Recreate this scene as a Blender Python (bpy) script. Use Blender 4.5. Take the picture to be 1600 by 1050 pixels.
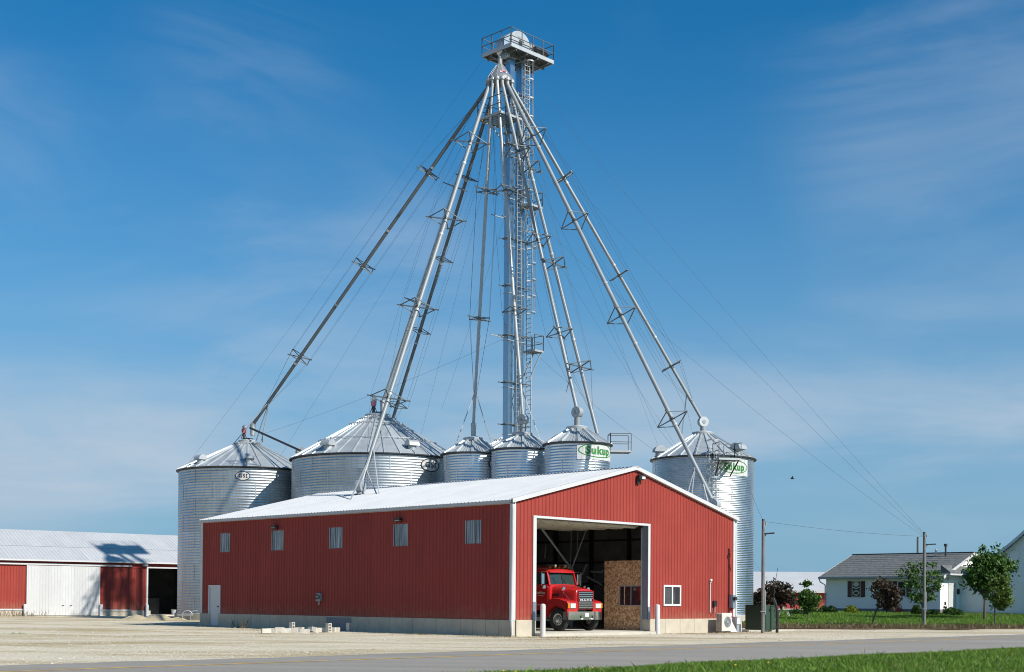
import bpy, math, random
import numpy as np
from mathutils import Vector, Matrix
random.seed(7); np.random.seed(7)
for o in list(bpy.data.objects): bpy.data.objects.remove(o)
scene = bpy.context.scene
COL = scene.collection
R = math.radians
# ------------------------------------------------------------------ camera
PITCH, ROLL, CYP, F, H = .0141, .0075, 908.17, 2093.5, 1.517
cam = bpy.data.cameras.new('camera'); co = bpy.data.objects.new('camera', cam); COL.objects.link(co)
cam.sensor_width = 36; cam.lens = F/1600*36; cam.shift_y = (CYP-525)/1600
cam.clip_start = .1; cam.clip_end = 20000
co.matrix_world = Matrix.Translation((0, 0, H)) @ Matrix.Rotation(math.pi/2+PITCH, 4, 'X') @ Matrix.Rotation(ROLL, 4, 'Z')
scene.camera = co
scene.render.resolution_x = 1024; scene.render.resolution_y = 672
# ------------------------------------------------------------------ sky and sun
SUN_AZ, SUN_EL = R(52.6), R(37.3)          # azimuth from -Y towards +X
w = bpy.data.worlds.new('World'); scene.world = w; w.use_nodes = True
nt = w.node_tree; N = nt.nodes; Lk = nt.links
for n in list(N): N.remove(n)
def nn(t, typ, **kw):
    n = t.nodes.new(typ)
    for k, v in kw.items(): setattr(n, k, v)
    return n
sky = nn(nt, 'ShaderNodeTexSky', sky_type='NISHITA', sun_disc=False, sun_elevation=SUN_EL, sun_rotation=math.pi-SUN_AZ,
         altitude=200, air_density=1.0, dust_density=.6, ozone_density=3.0)
hs = nn(nt, 'ShaderNodeHueSaturation'); hs.inputs['Saturation'].default_value = 1.0; hs.inputs['Value'].default_value = 1.0; hs.inputs['Hue'].default_value = .5
tint = nn(nt, 'ShaderNodeVectorMath', operation='MULTIPLY'); tint.inputs[1].default_value = (.19, 1.22, 1.70)
Lk.new(sky.outputs[0], tint.inputs[0]); Lk.new(tint.outputs[0], hs.inputs['Color'])
tc = nn(nt, 'ShaderNodeTexCoord'); sep = nn(nt, 'ShaderNodeSeparateXYZ'); Lk.new(tc.outputs['Generated'], sep.inputs[0])
def mth(op, a=None, b=None, va=0, vb=0, cl=False):
    n = nn(nt, 'ShaderNodeMath', operation=op, use_clamp=cl)
    n.inputs[0].default_value = va; n.inputs[1].default_value = vb
    if a is not None: Lk.new(a, n.inputs[0])
    if b is not None: Lk.new(b, n.inputs[1])
    return n.outputs[0]
cmb = nn(nt, 'ShaderNodeCombineXYZ'); Lk.new(sep.outputs[0], cmb.inputs[0]); Lk.new(sep.outputs[2], cmb.inputs[1]); Lk.new(sep.outputs[1], cmb.inputs[2])
def cloud(rot, sc, nscale, det, dist, lo, hi, seed, rough=.55):
    mp = nn(nt, 'ShaderNodeMapping'); mp.inputs['Rotation'].default_value = (0, 0, R(rot)); mp.inputs['Scale'].default_value = sc
    mp.inputs['Location'].default_value = seed
    Lk.new(cmb.outputs[0], mp.inputs[0])
    nz = nn(nt, 'ShaderNodeTexNoise'); nz.inputs['Scale'].default_value = nscale; nz.inputs['Detail'].default_value = det
    nz.inputs['Roughness'].default_value = rough; nz.inputs['Distortion'].default_value = dist
    Lk.new(mp.outputs[0], nz.inputs['Vector'])
    mr = nn(nt, 'ShaderNodeMapRange', interpolation_type='SMOOTHSTEP'); mr.inputs['From Min'].default_value = lo; mr.inputs['From Max'].default_value = hi
    Lk.new(nz.outputs[0], mr.inputs[0]); return mr.outputs[0]
c1 = cloud(62, (2.6, 7.5, 1.2), 1.0, 8, .9, .47, .76, (13.1, 4.7, 0))        # steep wisps
c2 = cloud(24, (2.2, 9.0, 1.0), 1.0, 7, .6, .44, .74, (2.3, 8.2, 0))        # long slanting bands
c3 = cloud(0, (2.3, 3.0, 1.0), 1.0, 2, .3, .40, .62, (11.2, 5.2, 0))         # where the wisps gather
c4 = cloud(5, (2.4, 12., 1.0), 1.0, 6, .4, .34, .66, (9.4, 3.3, 0))         # flat low streaks
cs = mth('MULTIPLY', mth('ADD', mth('MULTIPLY', c1, None, vb=.9), c2), c3)
cs = mth('MULTIPLY', cs, None, vb=.44, cl=True)
# pale haze towards the horizon, and flat streaks a few degrees above it
vz = nn(nt, 'ShaderNodeMapRange', interpolation_type='SMOOTHSTEP'); vz.inputs['From Min'].default_value = .42; vz.inputs['From Max'].default_value = -.04
Lk.new(sep.outputs[2], vz.inputs[0])
veil = mth('MULTIPLY', vz.outputs[0], None, vb=.92)
vm_ = nn(nt, 'ShaderNodeMix', data_type='RGBA'); Lk.new(veil, vm_.inputs['Factor']); Lk.new(hs.outputs[0], vm_.inputs['A']); vm_.inputs['B'].default_value = (3.5, 5.85, 8.2, 1)
b1 = nn(nt, 'ShaderNodeMapRange', interpolation_type='SMOOTHSTEP'); b1.inputs['From Min'].default_value = .02; b1.inputs['From Max'].default_value = .10; Lk.new(sep.outputs[2], b1.inputs[0])
b2 = nn(nt, 'ShaderNodeMapRange', interpolation_type='SMOOTHSTEP'); b2.inputs['From Min'].default_value = .23; b2.inputs['From Max'].default_value = .11; Lk.new(sep.outputs[2], b2.inputs[0])
band = mth('MULTIPLY', mth('MULTIPLY', b1.outputs[0], b2.outputs[0]), mth('ADD', mth('MULTIPLY', c4, None, vb=.72), None, vb=.08))
tot = mth('ADD', cs, band, cl=True)
cm = nn(nt, 'ShaderNodeMix', data_type='RGBA'); Lk.new(tot, cm.inputs['Factor']); Lk.new(vm_.outputs['Result'], cm.inputs['A'])
cm.inputs['B'].default_value = (6.6, 8.1, 9.8, 1)
bg = nn(nt, 'ShaderNodeBackground'); bg.inputs['Strength'].default_value = .056; Lk.new(cm.outputs['Result'], bg.inputs['Color'])
wo = nn(nt, 'ShaderNodeOutputWorld'); Lk.new(bg.outputs[0], wo.inputs[0])
sl = bpy.data.lights.new('sun', 'SUN'); sl.energy = 5.0; sl.angle = R(.53); sl.color = (1, .94, .85)
so = bpy.data.objects.new('sun', sl); COL.objects.link(so)
sd = Vector((math.cos(SUN_EL)*math.sin(SUN_AZ), -math.cos(SUN_EL)*math.cos(SUN_AZ), math.sin(SUN_EL)))
so.rotation_euler = sd.to_track_quat('Z', 'Y').to_euler(); so.location = (60, -40, 80)
vs = scene.view_settings; vs.view_transform = 'Standard'; vs.look = 'None'; vs.exposure = .335; vs.gamma = 1; vs.use_curve_mapping = False
scene.render.engine = 'CYCLES'; scene.cycles.pixel_filter_type = 'BLACKMAN_HARRIS'; scene.cycles.filter_width = 1.0
# ------------------------------------------------------------------ site geometry helpers
CX0, CY0, YAW, BW, BL = .018, 56.713, .7968, 16.206, 23.83
G = (math.cos(YAW), math.sin(YAW)); LV = (-math.sin(YAW), math.cos(YAW))
def wld(x, y, z=0): return (CX0+G[0]*x+LV[0]*y, CY0+G[1]*x+LV[1]*y, z)
def loc(P): dx, dy = P[0]-CX0, P[1]-CY0; return (dx*G[0]+dy*G[1], dx*LV[0]+dy*LV[1], P[2])
def ray(px, py):
    u, v = px-800, py-CYP; c, s = math.cos(ROLL), math.sin(ROLL); u, v = c*u+s*v, -s*u+c*v
    x, y, z = u/F, 1., -v/F
    return x, y*math.cos(PITCH)-z*math.sin(PITCH), y*math.sin(PITCH)+z*math.cos(PITCH)
def at(px, py, D):
    x, y, z = ray(px, py); k = D/y; return Vector((x*k, D, H+z*k))
def grd(px, py, z0=0):
    x, y, z = ray(px, py); k = (z0-H)/z; return Vector((x*k, y*k, z0))
def sm(t): t = max(0., min(1., t)); return t*t*(3-2*t)
def tz(x, y): return .8*sm((y-76)/27)*sm((x-7)/9)
def grdt(px, py):
    z = 0
    for i in range(30):
        P = grd(px, py, min(z, 1.2)); z = z*.5+.5*tz(P.x, P.y)
    return Vector((P.x, P.y, tz(P.x, P.y)))
# ------------------------------------------------------------------ mesh builder
class MB:
    def __init__(s): s.v = []; s.f = []
    def add(s, vs, fs):
        b = len(s.v); s.v += [tuple(p) for p in vs]; s.f += [tuple(i+b for i in f) for f in fs]; return s
    def quad(s, a, b, c, d): return s.add([a, b, c, d], [(0, 1, 2, 3)])
    def box(s, x0, x1, y0, y1, z0, z1):
        return s.add([(x0,y0,z0),(x1,y0,z0),(x1,y1,z0),(x0,y1,z0),(x0,y0,z1),(x1,y0,z1),(x1,y1,z1),(x0,y1,z1)],
            [(0,3,2,1),(4,5,6,7),(0,1,5,4),(1,2,6,5),(2,3,7,6),(3,0,4,7)])
    def bbox(s, x0, x1, y0, y1, z0, z1, b=.02):
        # box with chamfered vertical and top edges
        o = [(x0+b,y0),(x1-b,y0),(x1,y0+b),(x1,y1-b),(x1-b,y1),(x0+b,y1),(x0,y1-b),(x0,y0+b)]
        cx, cy = (x0+x1)/2, (y0+y1)/2
        i = [(px-(b if px > cx else -b), py-(b if py > cy else -b)) for px, py in o]
        vs = [(p[0],p[1],z0) for p in o]+[(p[0],p[1],z1-b) for p in o]+[(p[0],p[1],z1) for p in i]
        fs = [tuple(range(7,-1,-1)), tuple(range(16,24))]
        for k in range(2):
            for j in range(8): fs.append((k*8+j, k*8+(j+1)%8, k*8+8+(j+1)%8, k*8+8+j))
        return s.add(vs, fs)
    def bar(s, p, q, w, h=None, up=(0,0,1)):
        h = h or w; p = Vector(p); q = Vector(q); d = (q-p).normalized(); up = Vector(up)
        if abs(d.dot(up)) > .98: up = Vector((1,0,0))
        a = d.cross(up).normalized(); b = a.cross(d).normalized()
        vs = []
        for c in (p, q):
            for i, j in ((-1,-1),(1,-1),(1,1),(-1,1)): vs.append(c+a*i*w/2+b*j*h/2)
        return s.add(vs, [(0,1,2,3),(7,6,5,4),(0,4,5,1),(1,5,6,2),(2,6,7,3),(3,7,4,0)])
    def cyl(s, p, q, r0, r1=None, n=12, cap=True):
        r1 = r0 if r1 is None else r1; p = Vector(p); q = Vector(q); d = (q-p).normalized()
        up = Vector((0,0,1)) if abs(d.z) < .95 else Vector((1,0,0))
        a = d.cross(up).normalized(); b = d.cross(a).normalized(); vs = []
        for c, r in ((p, r0), (q, r1)):
            for i in range(n):
                t = 2*math.pi*i/n; vs.append(c+a*r*math.cos(t)+b*r*math.sin(t))
        fs = [(i, i+n, (i+1) % n+n, (i+1) % n) for i in range(n)]
        if cap: fs += [tuple(range(n)), tuple(range(2*n-1, n-1, -1))]
        return s.add(vs, fs)
    def tube(s, pts, r, n=8, cap=True):
        pts = [Vector(p) for p in pts]; m = len(pts); vs = []; a = None
        rr = r if isinstance(r, (list, tuple)) else [r]*m
        for i, p in enumerate(pts):
            d = (pts[min(i+1, m-1)]-pts[max(i-1, 0)]).normalized()
            if a is None:
                up = Vector((0,0,1)) if abs(d.z) < .95 else Vector((1,0,0)); a = d.cross(up).normalized()
            else: a = (a-d*a.dot(d)).normalized()
            b = d.cross(a).normalized()
            for k in range(n):
                t = 2*math.pi*k/n; vs.append(p+a*rr[i]*math.cos(t)+b*rr[i]*math.sin(t))
        fs = []
        for i in range(m-1):
            for k in range(n): fs.append((i*n+k, (i+1)*n+k, (i+1)*n+(k+1) % n, i*n+(k+1) % n))
        if cap: fs += [tuple(range(n)), tuple(range(m*n-1, (m-1)*n-1, -1))]
        return s.add(vs, fs)
    def lathe(s, prof, n, c=(0,0,0), ax='z', a0=0, a1=2*math.pi, close=True):
        vs = []; k = n if close else n+1
        for r, z in prof:
            for i in range(k):
                t = a0+(a1-a0)*i/n; x, y = r*math.cos(t), r*math.sin(t)
                p = (x, y, z) if ax == 'z' else ((x, z, y) if ax == 'y' else (z, x, y))
                vs.append((c[0]+p[0], c[1]+p[1], c[2]+p[2]))
        fs = []
        for j in range(len(prof)-1):
            for i in range(n):
                i2 = (i+1) % k; fs.append((j*k+i, j*k+i2, (j+1)*k+i2, (j+1)*k+i))
        return s.add(vs, fs)
    def prism(s, poly, fn0, fn1):
        n = len(poly); vs = [fn0(*p) for p in poly]+[fn1(*p) for p in poly]
        fs = [tuple(range(n-1, -1, -1)), tuple(range(n, 2*n))]+[(i, (i+1) % n, (i+1) % n+n, i+n) for i in range(n)]
        return s.add(vs, fs)
    def ell(s, c, rx, ry, rz, nu=14, nv=8, z0=-math.pi/2, z1=math.pi/2):
        vs = []; fs = []
        for j in range(nv+1):
            p = z0+(z1-z0)*j/nv
            for i in range(nu):
                t = 2*math.pi*i/nu; vs.append((c[0]+rx*math.cos(p)*math.cos(t), c[1]+ry*math.cos(p)*math.sin(t), c[2]+rz*math.sin(p)))
        for j in range(nv):
            for i in range(nu): fs.append((j*nu+i, j*nu+(i+1) % nu, (j+1)*nu+(i+1) % nu, (j+1)*nu+i))
        return s.add(vs, fs)
    def mesh(s, name, mat, smooth=False):
        me = bpy.data.meshes.new(name); me.from_pydata(s.v, [], s.f)
        if mat is not None: me.materials.append(mat)
        if smooth:
            me.polygons.foreach_set('use_smooth', [True]*len(me.polygons))
            me.set_sharp_from_angle(angle=R(smooth if smooth is not True else 40))
        me.update(); return me
    def build(s, name, mat, parent=None, smooth=False, label=None, kind=None):
        return obj(name, s.mesh(name, mat, smooth), parent, label=label, kind=kind)
def obj(name, me, parent=None, label=None, cat=None, group=None, kind=None, loc=None, rz=None):
    o = bpy.data.objects.new(name, me); COL.objects.link(o)
    if parent is not None: o.parent = parent
    if loc is not None: o.location = loc
    if rz is not None: o.rotation_euler = (0, 0, rz)
    return tag(o, label, cat, group, kind)
def tag(o, label=None, cat=None, group=None, kind=None):
    if label: o['label'] = label
    if cat: o['category'] = cat
    if group: o['group'] = group
    if kind: o['kind'] = kind
    return o
def thing(name, label, cat, loc=(0,0,0), rz=0, group=None):
    o = obj(name, None, None, label, cat, group, None, loc, rz); o.empty_display_size = .3; return o
def copy_tree(o, parent=None):
    c = o.copy(); COL.objects.link(c); c.parent = parent
    for ch in list(o.children): copy_tree(ch, c)
    return c
# ------------------------------------------------------------------ materials
MATS = {}; K = .85
def dim(c, k=None): return tuple(x*(K if k is None else k) for x in c)
def newmat(name):
    m = bpy.data.materials.new(name); m.use_nodes = True; t = m.node_tree
    for n in list(t.nodes): t.nodes.remove(n)
    out = nn(t, 'ShaderNodeOutputMaterial'); b = nn(t, 'ShaderNodeBsdfPrincipled'); t.links.new(b.outputs[0], out.inputs[0])
    MATS[name] = m; return m, t, b
def pm(name, col, rough=.5, metal=0., var=.12, scale=2., bump=0., bscale=40., spec=.5, coat=0., hue=None, rnd=.06, rvar=.1, det=5, streak=0., grime=None):
    if metal < .5: col = dim(col)
    m, t, b = newmat(name); L = t.links.new
    tcn = nn(t, 'ShaderNodeTexCoord'); oi = nn(t, 'ShaderNodeObjectInfo')
    nz = nn(t, 'ShaderNodeTexNoise'); nz.inputs['Scale'].default_value = scale; nz.inputs['Detail'].default_value = det; nz.inputs['Roughness'].default_value = .6
    ad = nn(t, 'ShaderNodeVectorMath', operation='ADD'); sc = nn(t, 'ShaderNodeVectorMath', operation='SCALE'); sc.inputs[3].default_value = 37.
    cb = nn(t, 'ShaderNodeCombineXYZ'); L(oi.outputs['Random'], cb.inputs[0]); L(oi.outputs['Random'], cb.inputs[1]); L(cb.outputs[0], sc.inputs[0])
    L(tcn.outputs['Object'], ad.inputs[0]); L(sc.outputs[0], ad.inputs[1]); L(ad.outputs[0], nz.inputs['Vector'])
    mr = nn(t, 'ShaderNodeMapRange'); mr.inputs['From Min'].default_value = .25; mr.inputs['From Max'].default_value = .75
    mr.inputs['To Min'].default_value = 1-var; mr.inputs['To Max'].default_value = 1+var; L(nz.outputs[0], mr.inputs[0])
    m2 = nn(t, 'ShaderNodeMapRange'); m2.inputs['To Min'].default_value = 1-rnd; m2.inputs['To Max'].default_value = 1+rnd; L(oi.outputs['Random'], m2.inputs[0])
    mu = nn(t, 'ShaderNodeMath', operation='MULTIPLY'); L(mr.outputs[0], mu.inputs[0]); L(m2.outputs[0], mu.inputs[1])
    if streak:
        ms_ = nn(t, 'ShaderNodeMapping'); ms_.inputs['Scale'].default_value = (5, 5, .22); L(ad.outputs[0], ms_.inputs[0])
        ns_ = nn(t, 'ShaderNodeTexNoise'); ns_.inputs['Scale'].default_value = 1.6; ns_.inputs['Detail'].default_value = 4; L(ms_.outputs[0], ns_.inputs['Vector'])
        rs_ = nn(t, 'ShaderNodeMapRange'); rs_.inputs['From Min'].default_value = .3; rs_.inputs['From Max'].default_value = .7; rs_.inputs['To Min'].default_value = 1-streak; rs_.inputs['To Max'].default_value = 1+streak; L(ns_.outputs[0], rs_.inputs[0])
        m3 = nn(t, 'ShaderNodeMath', operation='MULTIPLY'); L(mu.outputs[0], m3.inputs[0]); L(rs_.outputs[0], m3.inputs[1]); mu = m3
    vm = nn(t, 'ShaderNodeVectorMath', operation='SCALE'); vm.inputs[0].default_value = col; L(mu.outputs[0], vm.inputs[3])
    if grime:
        sx = nn(t, 'ShaderNodeSeparateXYZ'); L(tcn.outputs['Object'], sx.inputs[0])
        n4 = nn(t, 'ShaderNodeTexNoise'); n4.inputs['Scale'].default_value = 3.; n4.inputs['Detail'].default_value = 6; L(tcn.outputs['Object'], n4.inputs['Vector'])
        hz_ = nn(t, 'ShaderNodeMath', operation='MULTIPLY_ADD'); L(n4.outputs[0], hz_.inputs[0]); hz_.inputs[1].default_value = 1.5; L(sx.outputs[2], hz_.inputs[2])
        rg = nn(t, 'ShaderNodeMapRange', interpolation_type='SMOOTHSTEP'); rg.inputs['From Min'].default_value = 2.1; rg.inputs['From Max'].default_value = 1.1; rg.inputs['To Max'].default_value = .38; L(hz_.outputs[0], rg.inputs[0])
        mg = nn(t, 'ShaderNodeMix', data_type='RGBA'); mg.inputs['B'].default_value = (*grime, 1); L(rg.outputs[0], mg.inputs['Factor']); L(vm.outputs[0], mg.inputs['A']); L(mg.outputs['Result'], b.inputs['Base Color'])
    elif hue:
        mx = nn(t, 'ShaderNodeMix', data_type='RGBA'); mx.inputs['B'].default_value = (*hue, 1)
        n2 = nn(t, 'ShaderNodeTexNoise'); n2.inputs['Scale'].default_value = scale*.37; L(ad.outputs[0], n2.inputs['Vector'])
        r2 = nn(t, 'ShaderNodeMapRange'); r2.inputs['From Min'].default_value = .4; r2.inputs['From Max'].default_value = .7; L(n2.outputs[0], r2.inputs[0])
        L(r2.outputs[0], mx.inputs['Factor']); L(vm.outputs[0], mx.inputs['A']); L(mx.outputs['Result'], b.inputs['Base Color'])
    else: L(vm.outputs[0], b.inputs['Base Color'])
    rr = nn(t, 'ShaderNodeMapRange'); rr.inputs['To Min'].default_value = max(.02, rough-rvar); rr.inputs['To Max'].default_value = min(1, rough+rvar); L(nz.outputs[0], rr.inputs[0])
    L(rr.outputs[0], b.inputs['Roughness'])
    b.inputs['Metallic'].default_value = metal; b.inputs['Specular IOR Level'].default_value = spec; b.inputs['Coat Weight'].default_value = coat
    if coat: b.inputs['Coat Roughness'].default_value = .06
    if bump:
        n3 = nn(t, 'ShaderNodeTexNoise'); n3.inputs['Scale'].default_value = bscale; n3.inputs['Detail'].default_value = 4; L(ad.outputs[0], n3.inputs['Vector'])
        bp = nn(t, 'ShaderNodeBump'); bp.inputs['Strength'].default_value = bump; bp.inputs['Distance'].default_value = .05; L(n3.outputs[0], bp.inputs['Height']); L(bp.outputs[0], b.inputs['Normal'])
    return m
RED = pm('barn_red_paint', (.318, .054, .042), .5, var=.07, scale=.7, spec=.15, rnd=.05, streak=.07, grime=(.30, .17, .11))
WROOF = pm('white_roof_paint', (.50, .515, .53), .48, var=.06, scale=.5, rnd=.03, streak=.03)
WTRIM = pm('white_trim_paint', (.60, .605, .61), .45, var=.04, scale=2, rnd=.01)
CONC = pm('concrete', (.52, .465, .37), .85, var=.14, scale=2.2, bump=.15, rnd=.05)
CONCD = pm('weathered_block', (.66, .62, .54), .9, var=.15, scale=6, bump=.25, rnd=.08)
CONCP = pm('concrete_patch', (.24, .25, .26), .85, var=.12, scale=3)
SLAB = pm('concrete_floor', (.50, .47, .40), .75, var=.15, scale=1.3)
GALV = pm('galvanized_steel', (.44, .48, .50), .46, .97, var=.12, scale=1.1, rnd=.09, rvar=.08, streak=.10)
GALVB = pm('bright_galvanized', (.57, .62, .66), .36, .97, var=.08, scale=1.4, rnd=.05, rvar=.07)
GALVR = pm('galvanized_roof_sheet', (.44, .48, .50), .52, .5, var=.10, scale=1.2, rnd=.09)
GALVP = pm('galvanized_pipe', (.29, .32, .335), .55, .25, var=.12, scale=.9, rnd=.05)
GALVL = pm('pale_zinc_steel', (.46, .49, .51), .5, .35, var=.08, scale=2)
BRKT = pm('bracket_steel', (.13, .15, .16), .5, .3, var=.12)
PIPEW = pm('pale_pipe', (.46, .48, .49), .45, .3, var=.08)
TRUNK = pm('trunk_sheet', (.33, .44, .52), .30, 1., var=.05, rnd=.05)
DKST = pm('dark_steel', (.06, .065, .07), .5, .6, var=.15, scale=3)
BLK = pm('black_plastic', (.015, .015, .017), .45, var=.2, scale=8)
WIRE = pm('wire_steel', (.05, .06, .07), .6, 0.)
WHITE = pm('white_paint', (.60, .605, .605), .5, var=.03, streak=.015)
CREAM = pm('cream_steel', (.62, .59, .50), .5, var=.06)
GREYP = pm('grey_paint', (.30, .32, .34), .5, var=.08)
BGREY = pm('blue_grey_steel', (.28, .33, .40), .4, .4, var=.06)
LINER = pm('dark_liner_sheet', (.30, .30, .295), .6, .0, var=.3, scale=1.5, rnd=.2)
GREENS = pm('green_sign_ink', (.03, .22, .03), .5)
BLACKS = pm('black_sign_ink', (.02, .02, .02), .5)
REDS = pm('red_sign_ink', (.5, .02, .03), .5)
BLUES = pm('blue_sign_ink', (.03, .05, .35), .5)
TBOX = pm('green_enamel', (.030, .062, .040), .4, var=.1)
WOODP = pm('weathered_pole_wood', (.165, .168, .165), .85, var=.25, scale=4, bump=.3, bscale=20)
TRED = pm('truck_red_paint', (.48, .014, .015), .3, var=.10, scale=3, coat=.5, spec=.5)
ALU = pm('polished_aluminium', (.62, .62, .61), .32, .75, var=.05)
CHROME = pm('chrome', (.78, .78, .77), .08, 1., var=.03, rvar=.04)
RUBBER = pm('tyre_rubber', (.022, .022, .023), .8, var=.25, scale=5, bump=.1)
AMBER = pm('amber_lens', (.8, .22, .01), .2)
LENS = pm('headlamp_lens', (.75, .75, .68), .12, var=.1, scale=12, spec=.8)
TINT = pm('tinted_glass', (.012, .016, .018), .05, var=.1, spec=.9)
GLASS = pm('window_glass', (.030, .034, .038), .05, var=.15, scale=.6, spec=.9)
SIDING = pm('pale_vinyl_siding', (.90, .92, .90), .55, var=.03, scale=.6)
SHUT = pm('maroon_shutter', (.06, .012, .016), .5)
DIRT = pm('dark_mulch', (.05, .035, .025), .95, var=.4, scale=6, bump=.4)
BARK = pm('tree_bark', (.11, .09, .07), .9, var=.3, scale=6, bump=.4, bscale=25)
def leafmat(name, c1, c2):
    c1, c2 = dim(c1), dim(c2)
    m, t, b = newmat(name); L = t.links.new
    at_ = nn(t, 'ShaderNodeAttribute', attribute_name='leafvar'); mx = nn(t, 'ShaderNodeMix', data_type='RGBA')
    mx.inputs['A'].default_value = (*c1, 1); mx.inputs['B'].default_value = (*c2, 1); L(at_.outputs['Fac'], mx.inputs['Factor']); L(mx.outputs['Result'], b.inputs['Base Color'])
    b.inputs['Roughness'].default_value = .55; b.inputs['Specular IOR Level'].default_value = .3
    tr = nn(t, 'ShaderNodeBsdfTranslucent'); L(mx.outputs['Result'], tr.inputs[0]); ms = nn(t, 'ShaderNodeMixShader'); ms.inputs[0].default_value = .28
    out = [n for n in t.nodes if n.type == 'OUTPUT_MATERIAL'][0]; L(b.outputs[0], ms.inputs[1]); L(tr.outputs[0], ms.inputs[2]); L(ms.outputs[0], out.inputs[0]); return m
LEAFG = leafmat('maple_leaf', (.028, .075, .014), (.12, .23, .040))
LEAFY = leafmat('light_green_leaf', (.05, .10, .014), (.15, .22, .035))
LEAFP = leafmat('bronze_leaf', (.030, .024, .016), (.085, .055, .035))
LEAFD = leafmat('mixed_dark_leaf', (.022, .035, .012), (.07, .10, .03))
LEAFM = leafmat('maroon_leaf', (.03, .010, .014), (.09, .025, .035))
LEAFB = leafmat('shrub_leaf', (.015, .04, .008), (.05, .12, .02))
LEAFL = leafmat('lime_leaf', (.10, .15, .01), (.32, .36, .03))
GRASS = leafmat('grass_blade', (.062, .145, .012), (.21, .36, .045))
GRASSD = leafmat('dry_grass', (.13, .095, .05), (.28, .22, .12))
def ground_mat(name, cols, scale, bump, bscale, rough=.95, stretch=None, speck=None):
    m, t, b = newmat(name); L = t.links.new
    g = nn(t, 'ShaderNodeNewGeometry'); mp = nn(t, 'ShaderNodeMapping'); L(g.outputs['Position'], mp.inputs[0])
    mp.inputs['Rotation'].default_value = (0, 0, -YAW)
    if stretch: mp.inputs['Scale'].default_value = stretch
    nz = nn(t, 'ShaderNodeTexNoise'); nz.inputs['Scale'].default_value = scale; nz.inputs['Detail'].default_value = 8; nz.inputs['Roughness'].default_value = .62; L(mp.outputs[0], nz.inputs['Vector'])
    cr = nn(t, 'ShaderNodeValToRGB'); el = cr.color_ramp.elements
    for i, (p, c) in enumerate(cols):
        c = dim(c)
        e = el[i] if i < 2 else el.new(p); e.position = p; e.color = (*c, 1)
    L(nz.outputs[0], cr.inputs[0])
    vo = nn(t, 'ShaderNodeTexVoronoi'); vo.inputs['Scale'].default_value = bscale; L(g.outputs['Position'], vo.inputs['Vector'])
    colo = cr.outputs[0]
    if speck:
        mr = nn(t, 'ShaderNodeMapRange'); mr.inputs['To Min'].default_value = 1-speck; mr.inputs['To Max'].default_value = 1+speck
        sp = nn(t, 'ShaderNodeSeparateColor'); L(vo.outputs['Color'], sp.inputs[0]); L(sp.outputs[0], mr.inputs[0])
        vm = nn(t, 'ShaderNodeVectorMath', operation='SCALE'); L(colo, vm.inputs[0]); L(mr.outputs[0], vm.inputs[3]); colo = vm.outputs[0]
    L(colo, b.inputs['Base Color']); b.inputs['Roughness'].default_value = rough; b.inputs['Specular IOR Level'].default_value = .06
    bp = nn(t, 'ShaderNodeBump'); bp.inputs['Strength'].default_value = bump; bp.inputs['Distance'].default_value = .05; L(vo.outputs['Distance'], bp.inputs['Height']); L(bp.outputs[0], b.inputs['Normal'])
    return m
GRAVEL = ground_mat('limestone_gravel', [(.30, (.40, .31, .17)), (.43, (.54, .45, .29)), (.53, (.70, .625, .48)), (.7, (.74, .68, .55))], .16, .6, 34, stretch=(.45, 1.6, 1), speck=.30)
ASPH = ground_mat('worn_asphalt', [(.3, (.27, .255, .225)), (.5, (.325, .308, .275)), (.7, (.37, .35, .315))], .22, .35, 60, rough=.85, stretch=(.12, 2.2, 1), speck=.16)
LAWN = ground_mat('lawn_turf', [(.3, (.035, .075, .012)), (.5, (.055, .115, .018)), (.7, (.085, .15, .026))], .8, .6, 14, speck=.3)
VERGE = ground_mat('dead_grass_verge', [(.3, (.10, .065, .035)), (.5, (.15, .10, .06)), (.68, (.20, .15, .09)), (.8, (.09, .11, .03))], 1.5, .7, 12, speck=.3)
FIELD = ground_mat('far_field', [(.3, (.05, .09, .02)), (.7, (.10, .14, .035))], .05, .2, 2)
STONE = pm('loose_stone', (.60, .56, .47), .9, var=.25, scale=3)
YEL = pm('faded_yellow_line', (.60, .36, .06), .8, var=.3, scale=1.2, rnd=0)
def special(name):
    m, t, b = newmat(name); return m, t, b, t.links.new
OSB, t, b, L = special('oriented_strand_board')
tcn = nn(t, 'ShaderNodeTexCoord'); mp = nn(t, 'ShaderNodeMapping'); mp.inputs['Scale'].default_value = (26, 26, 26); L(tcn.outputs['Object'], mp.inputs[0])
vo = nn(t, 'ShaderNodeTexVoronoi'); vo.inputs['Scale'].default_value = 1.; nzz = nn(t, 'ShaderNodeTexNoise'); nzz.inputs['Scale'].default_value = 1.7; L(mp.outputs[0], nzz.inputs['Vector'])
mxv = nn(t, 'ShaderNodeMix', data_type='VECTOR'); mxv.inputs['Factor'].default_value = .5; L(mp.outputs[0], mxv.inputs['A']); L(nzz.outputs['Color'], mxv.inputs['B']); L(mxv.outputs['Result'], vo.inputs['Vector'])
cr = nn(t, 'ShaderNodeValToRGB'); sp = nn(t, 'ShaderNodeSeparateColor'); L(vo.outputs['Color'], sp.inputs[0]); L(sp.outputs[0], cr.inputs[0])
cr.color_ramp.elements[0].color = (.30, .15, .065, 1); cr.color_ramp.elements[1].color = (.82, .53, .30, 1); L(cr.outputs[0], b.inputs['Base Color']); b.inputs['Roughness'].default_value = .75
SHING = pm('asphalt_shingle', (.13, .14, .14), .9, var=.45, scale=3.4, bump=.3, bscale=18, det=8)
SKYP, t, b, L = special('translucent_ribbed_panel')
b.inputs['Base Color'].default_value = (.42, .46, .50, 1); b.inputs['Roughness'].default_value = .18; b.inputs['Specular IOR Level'].default_value = .8
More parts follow.
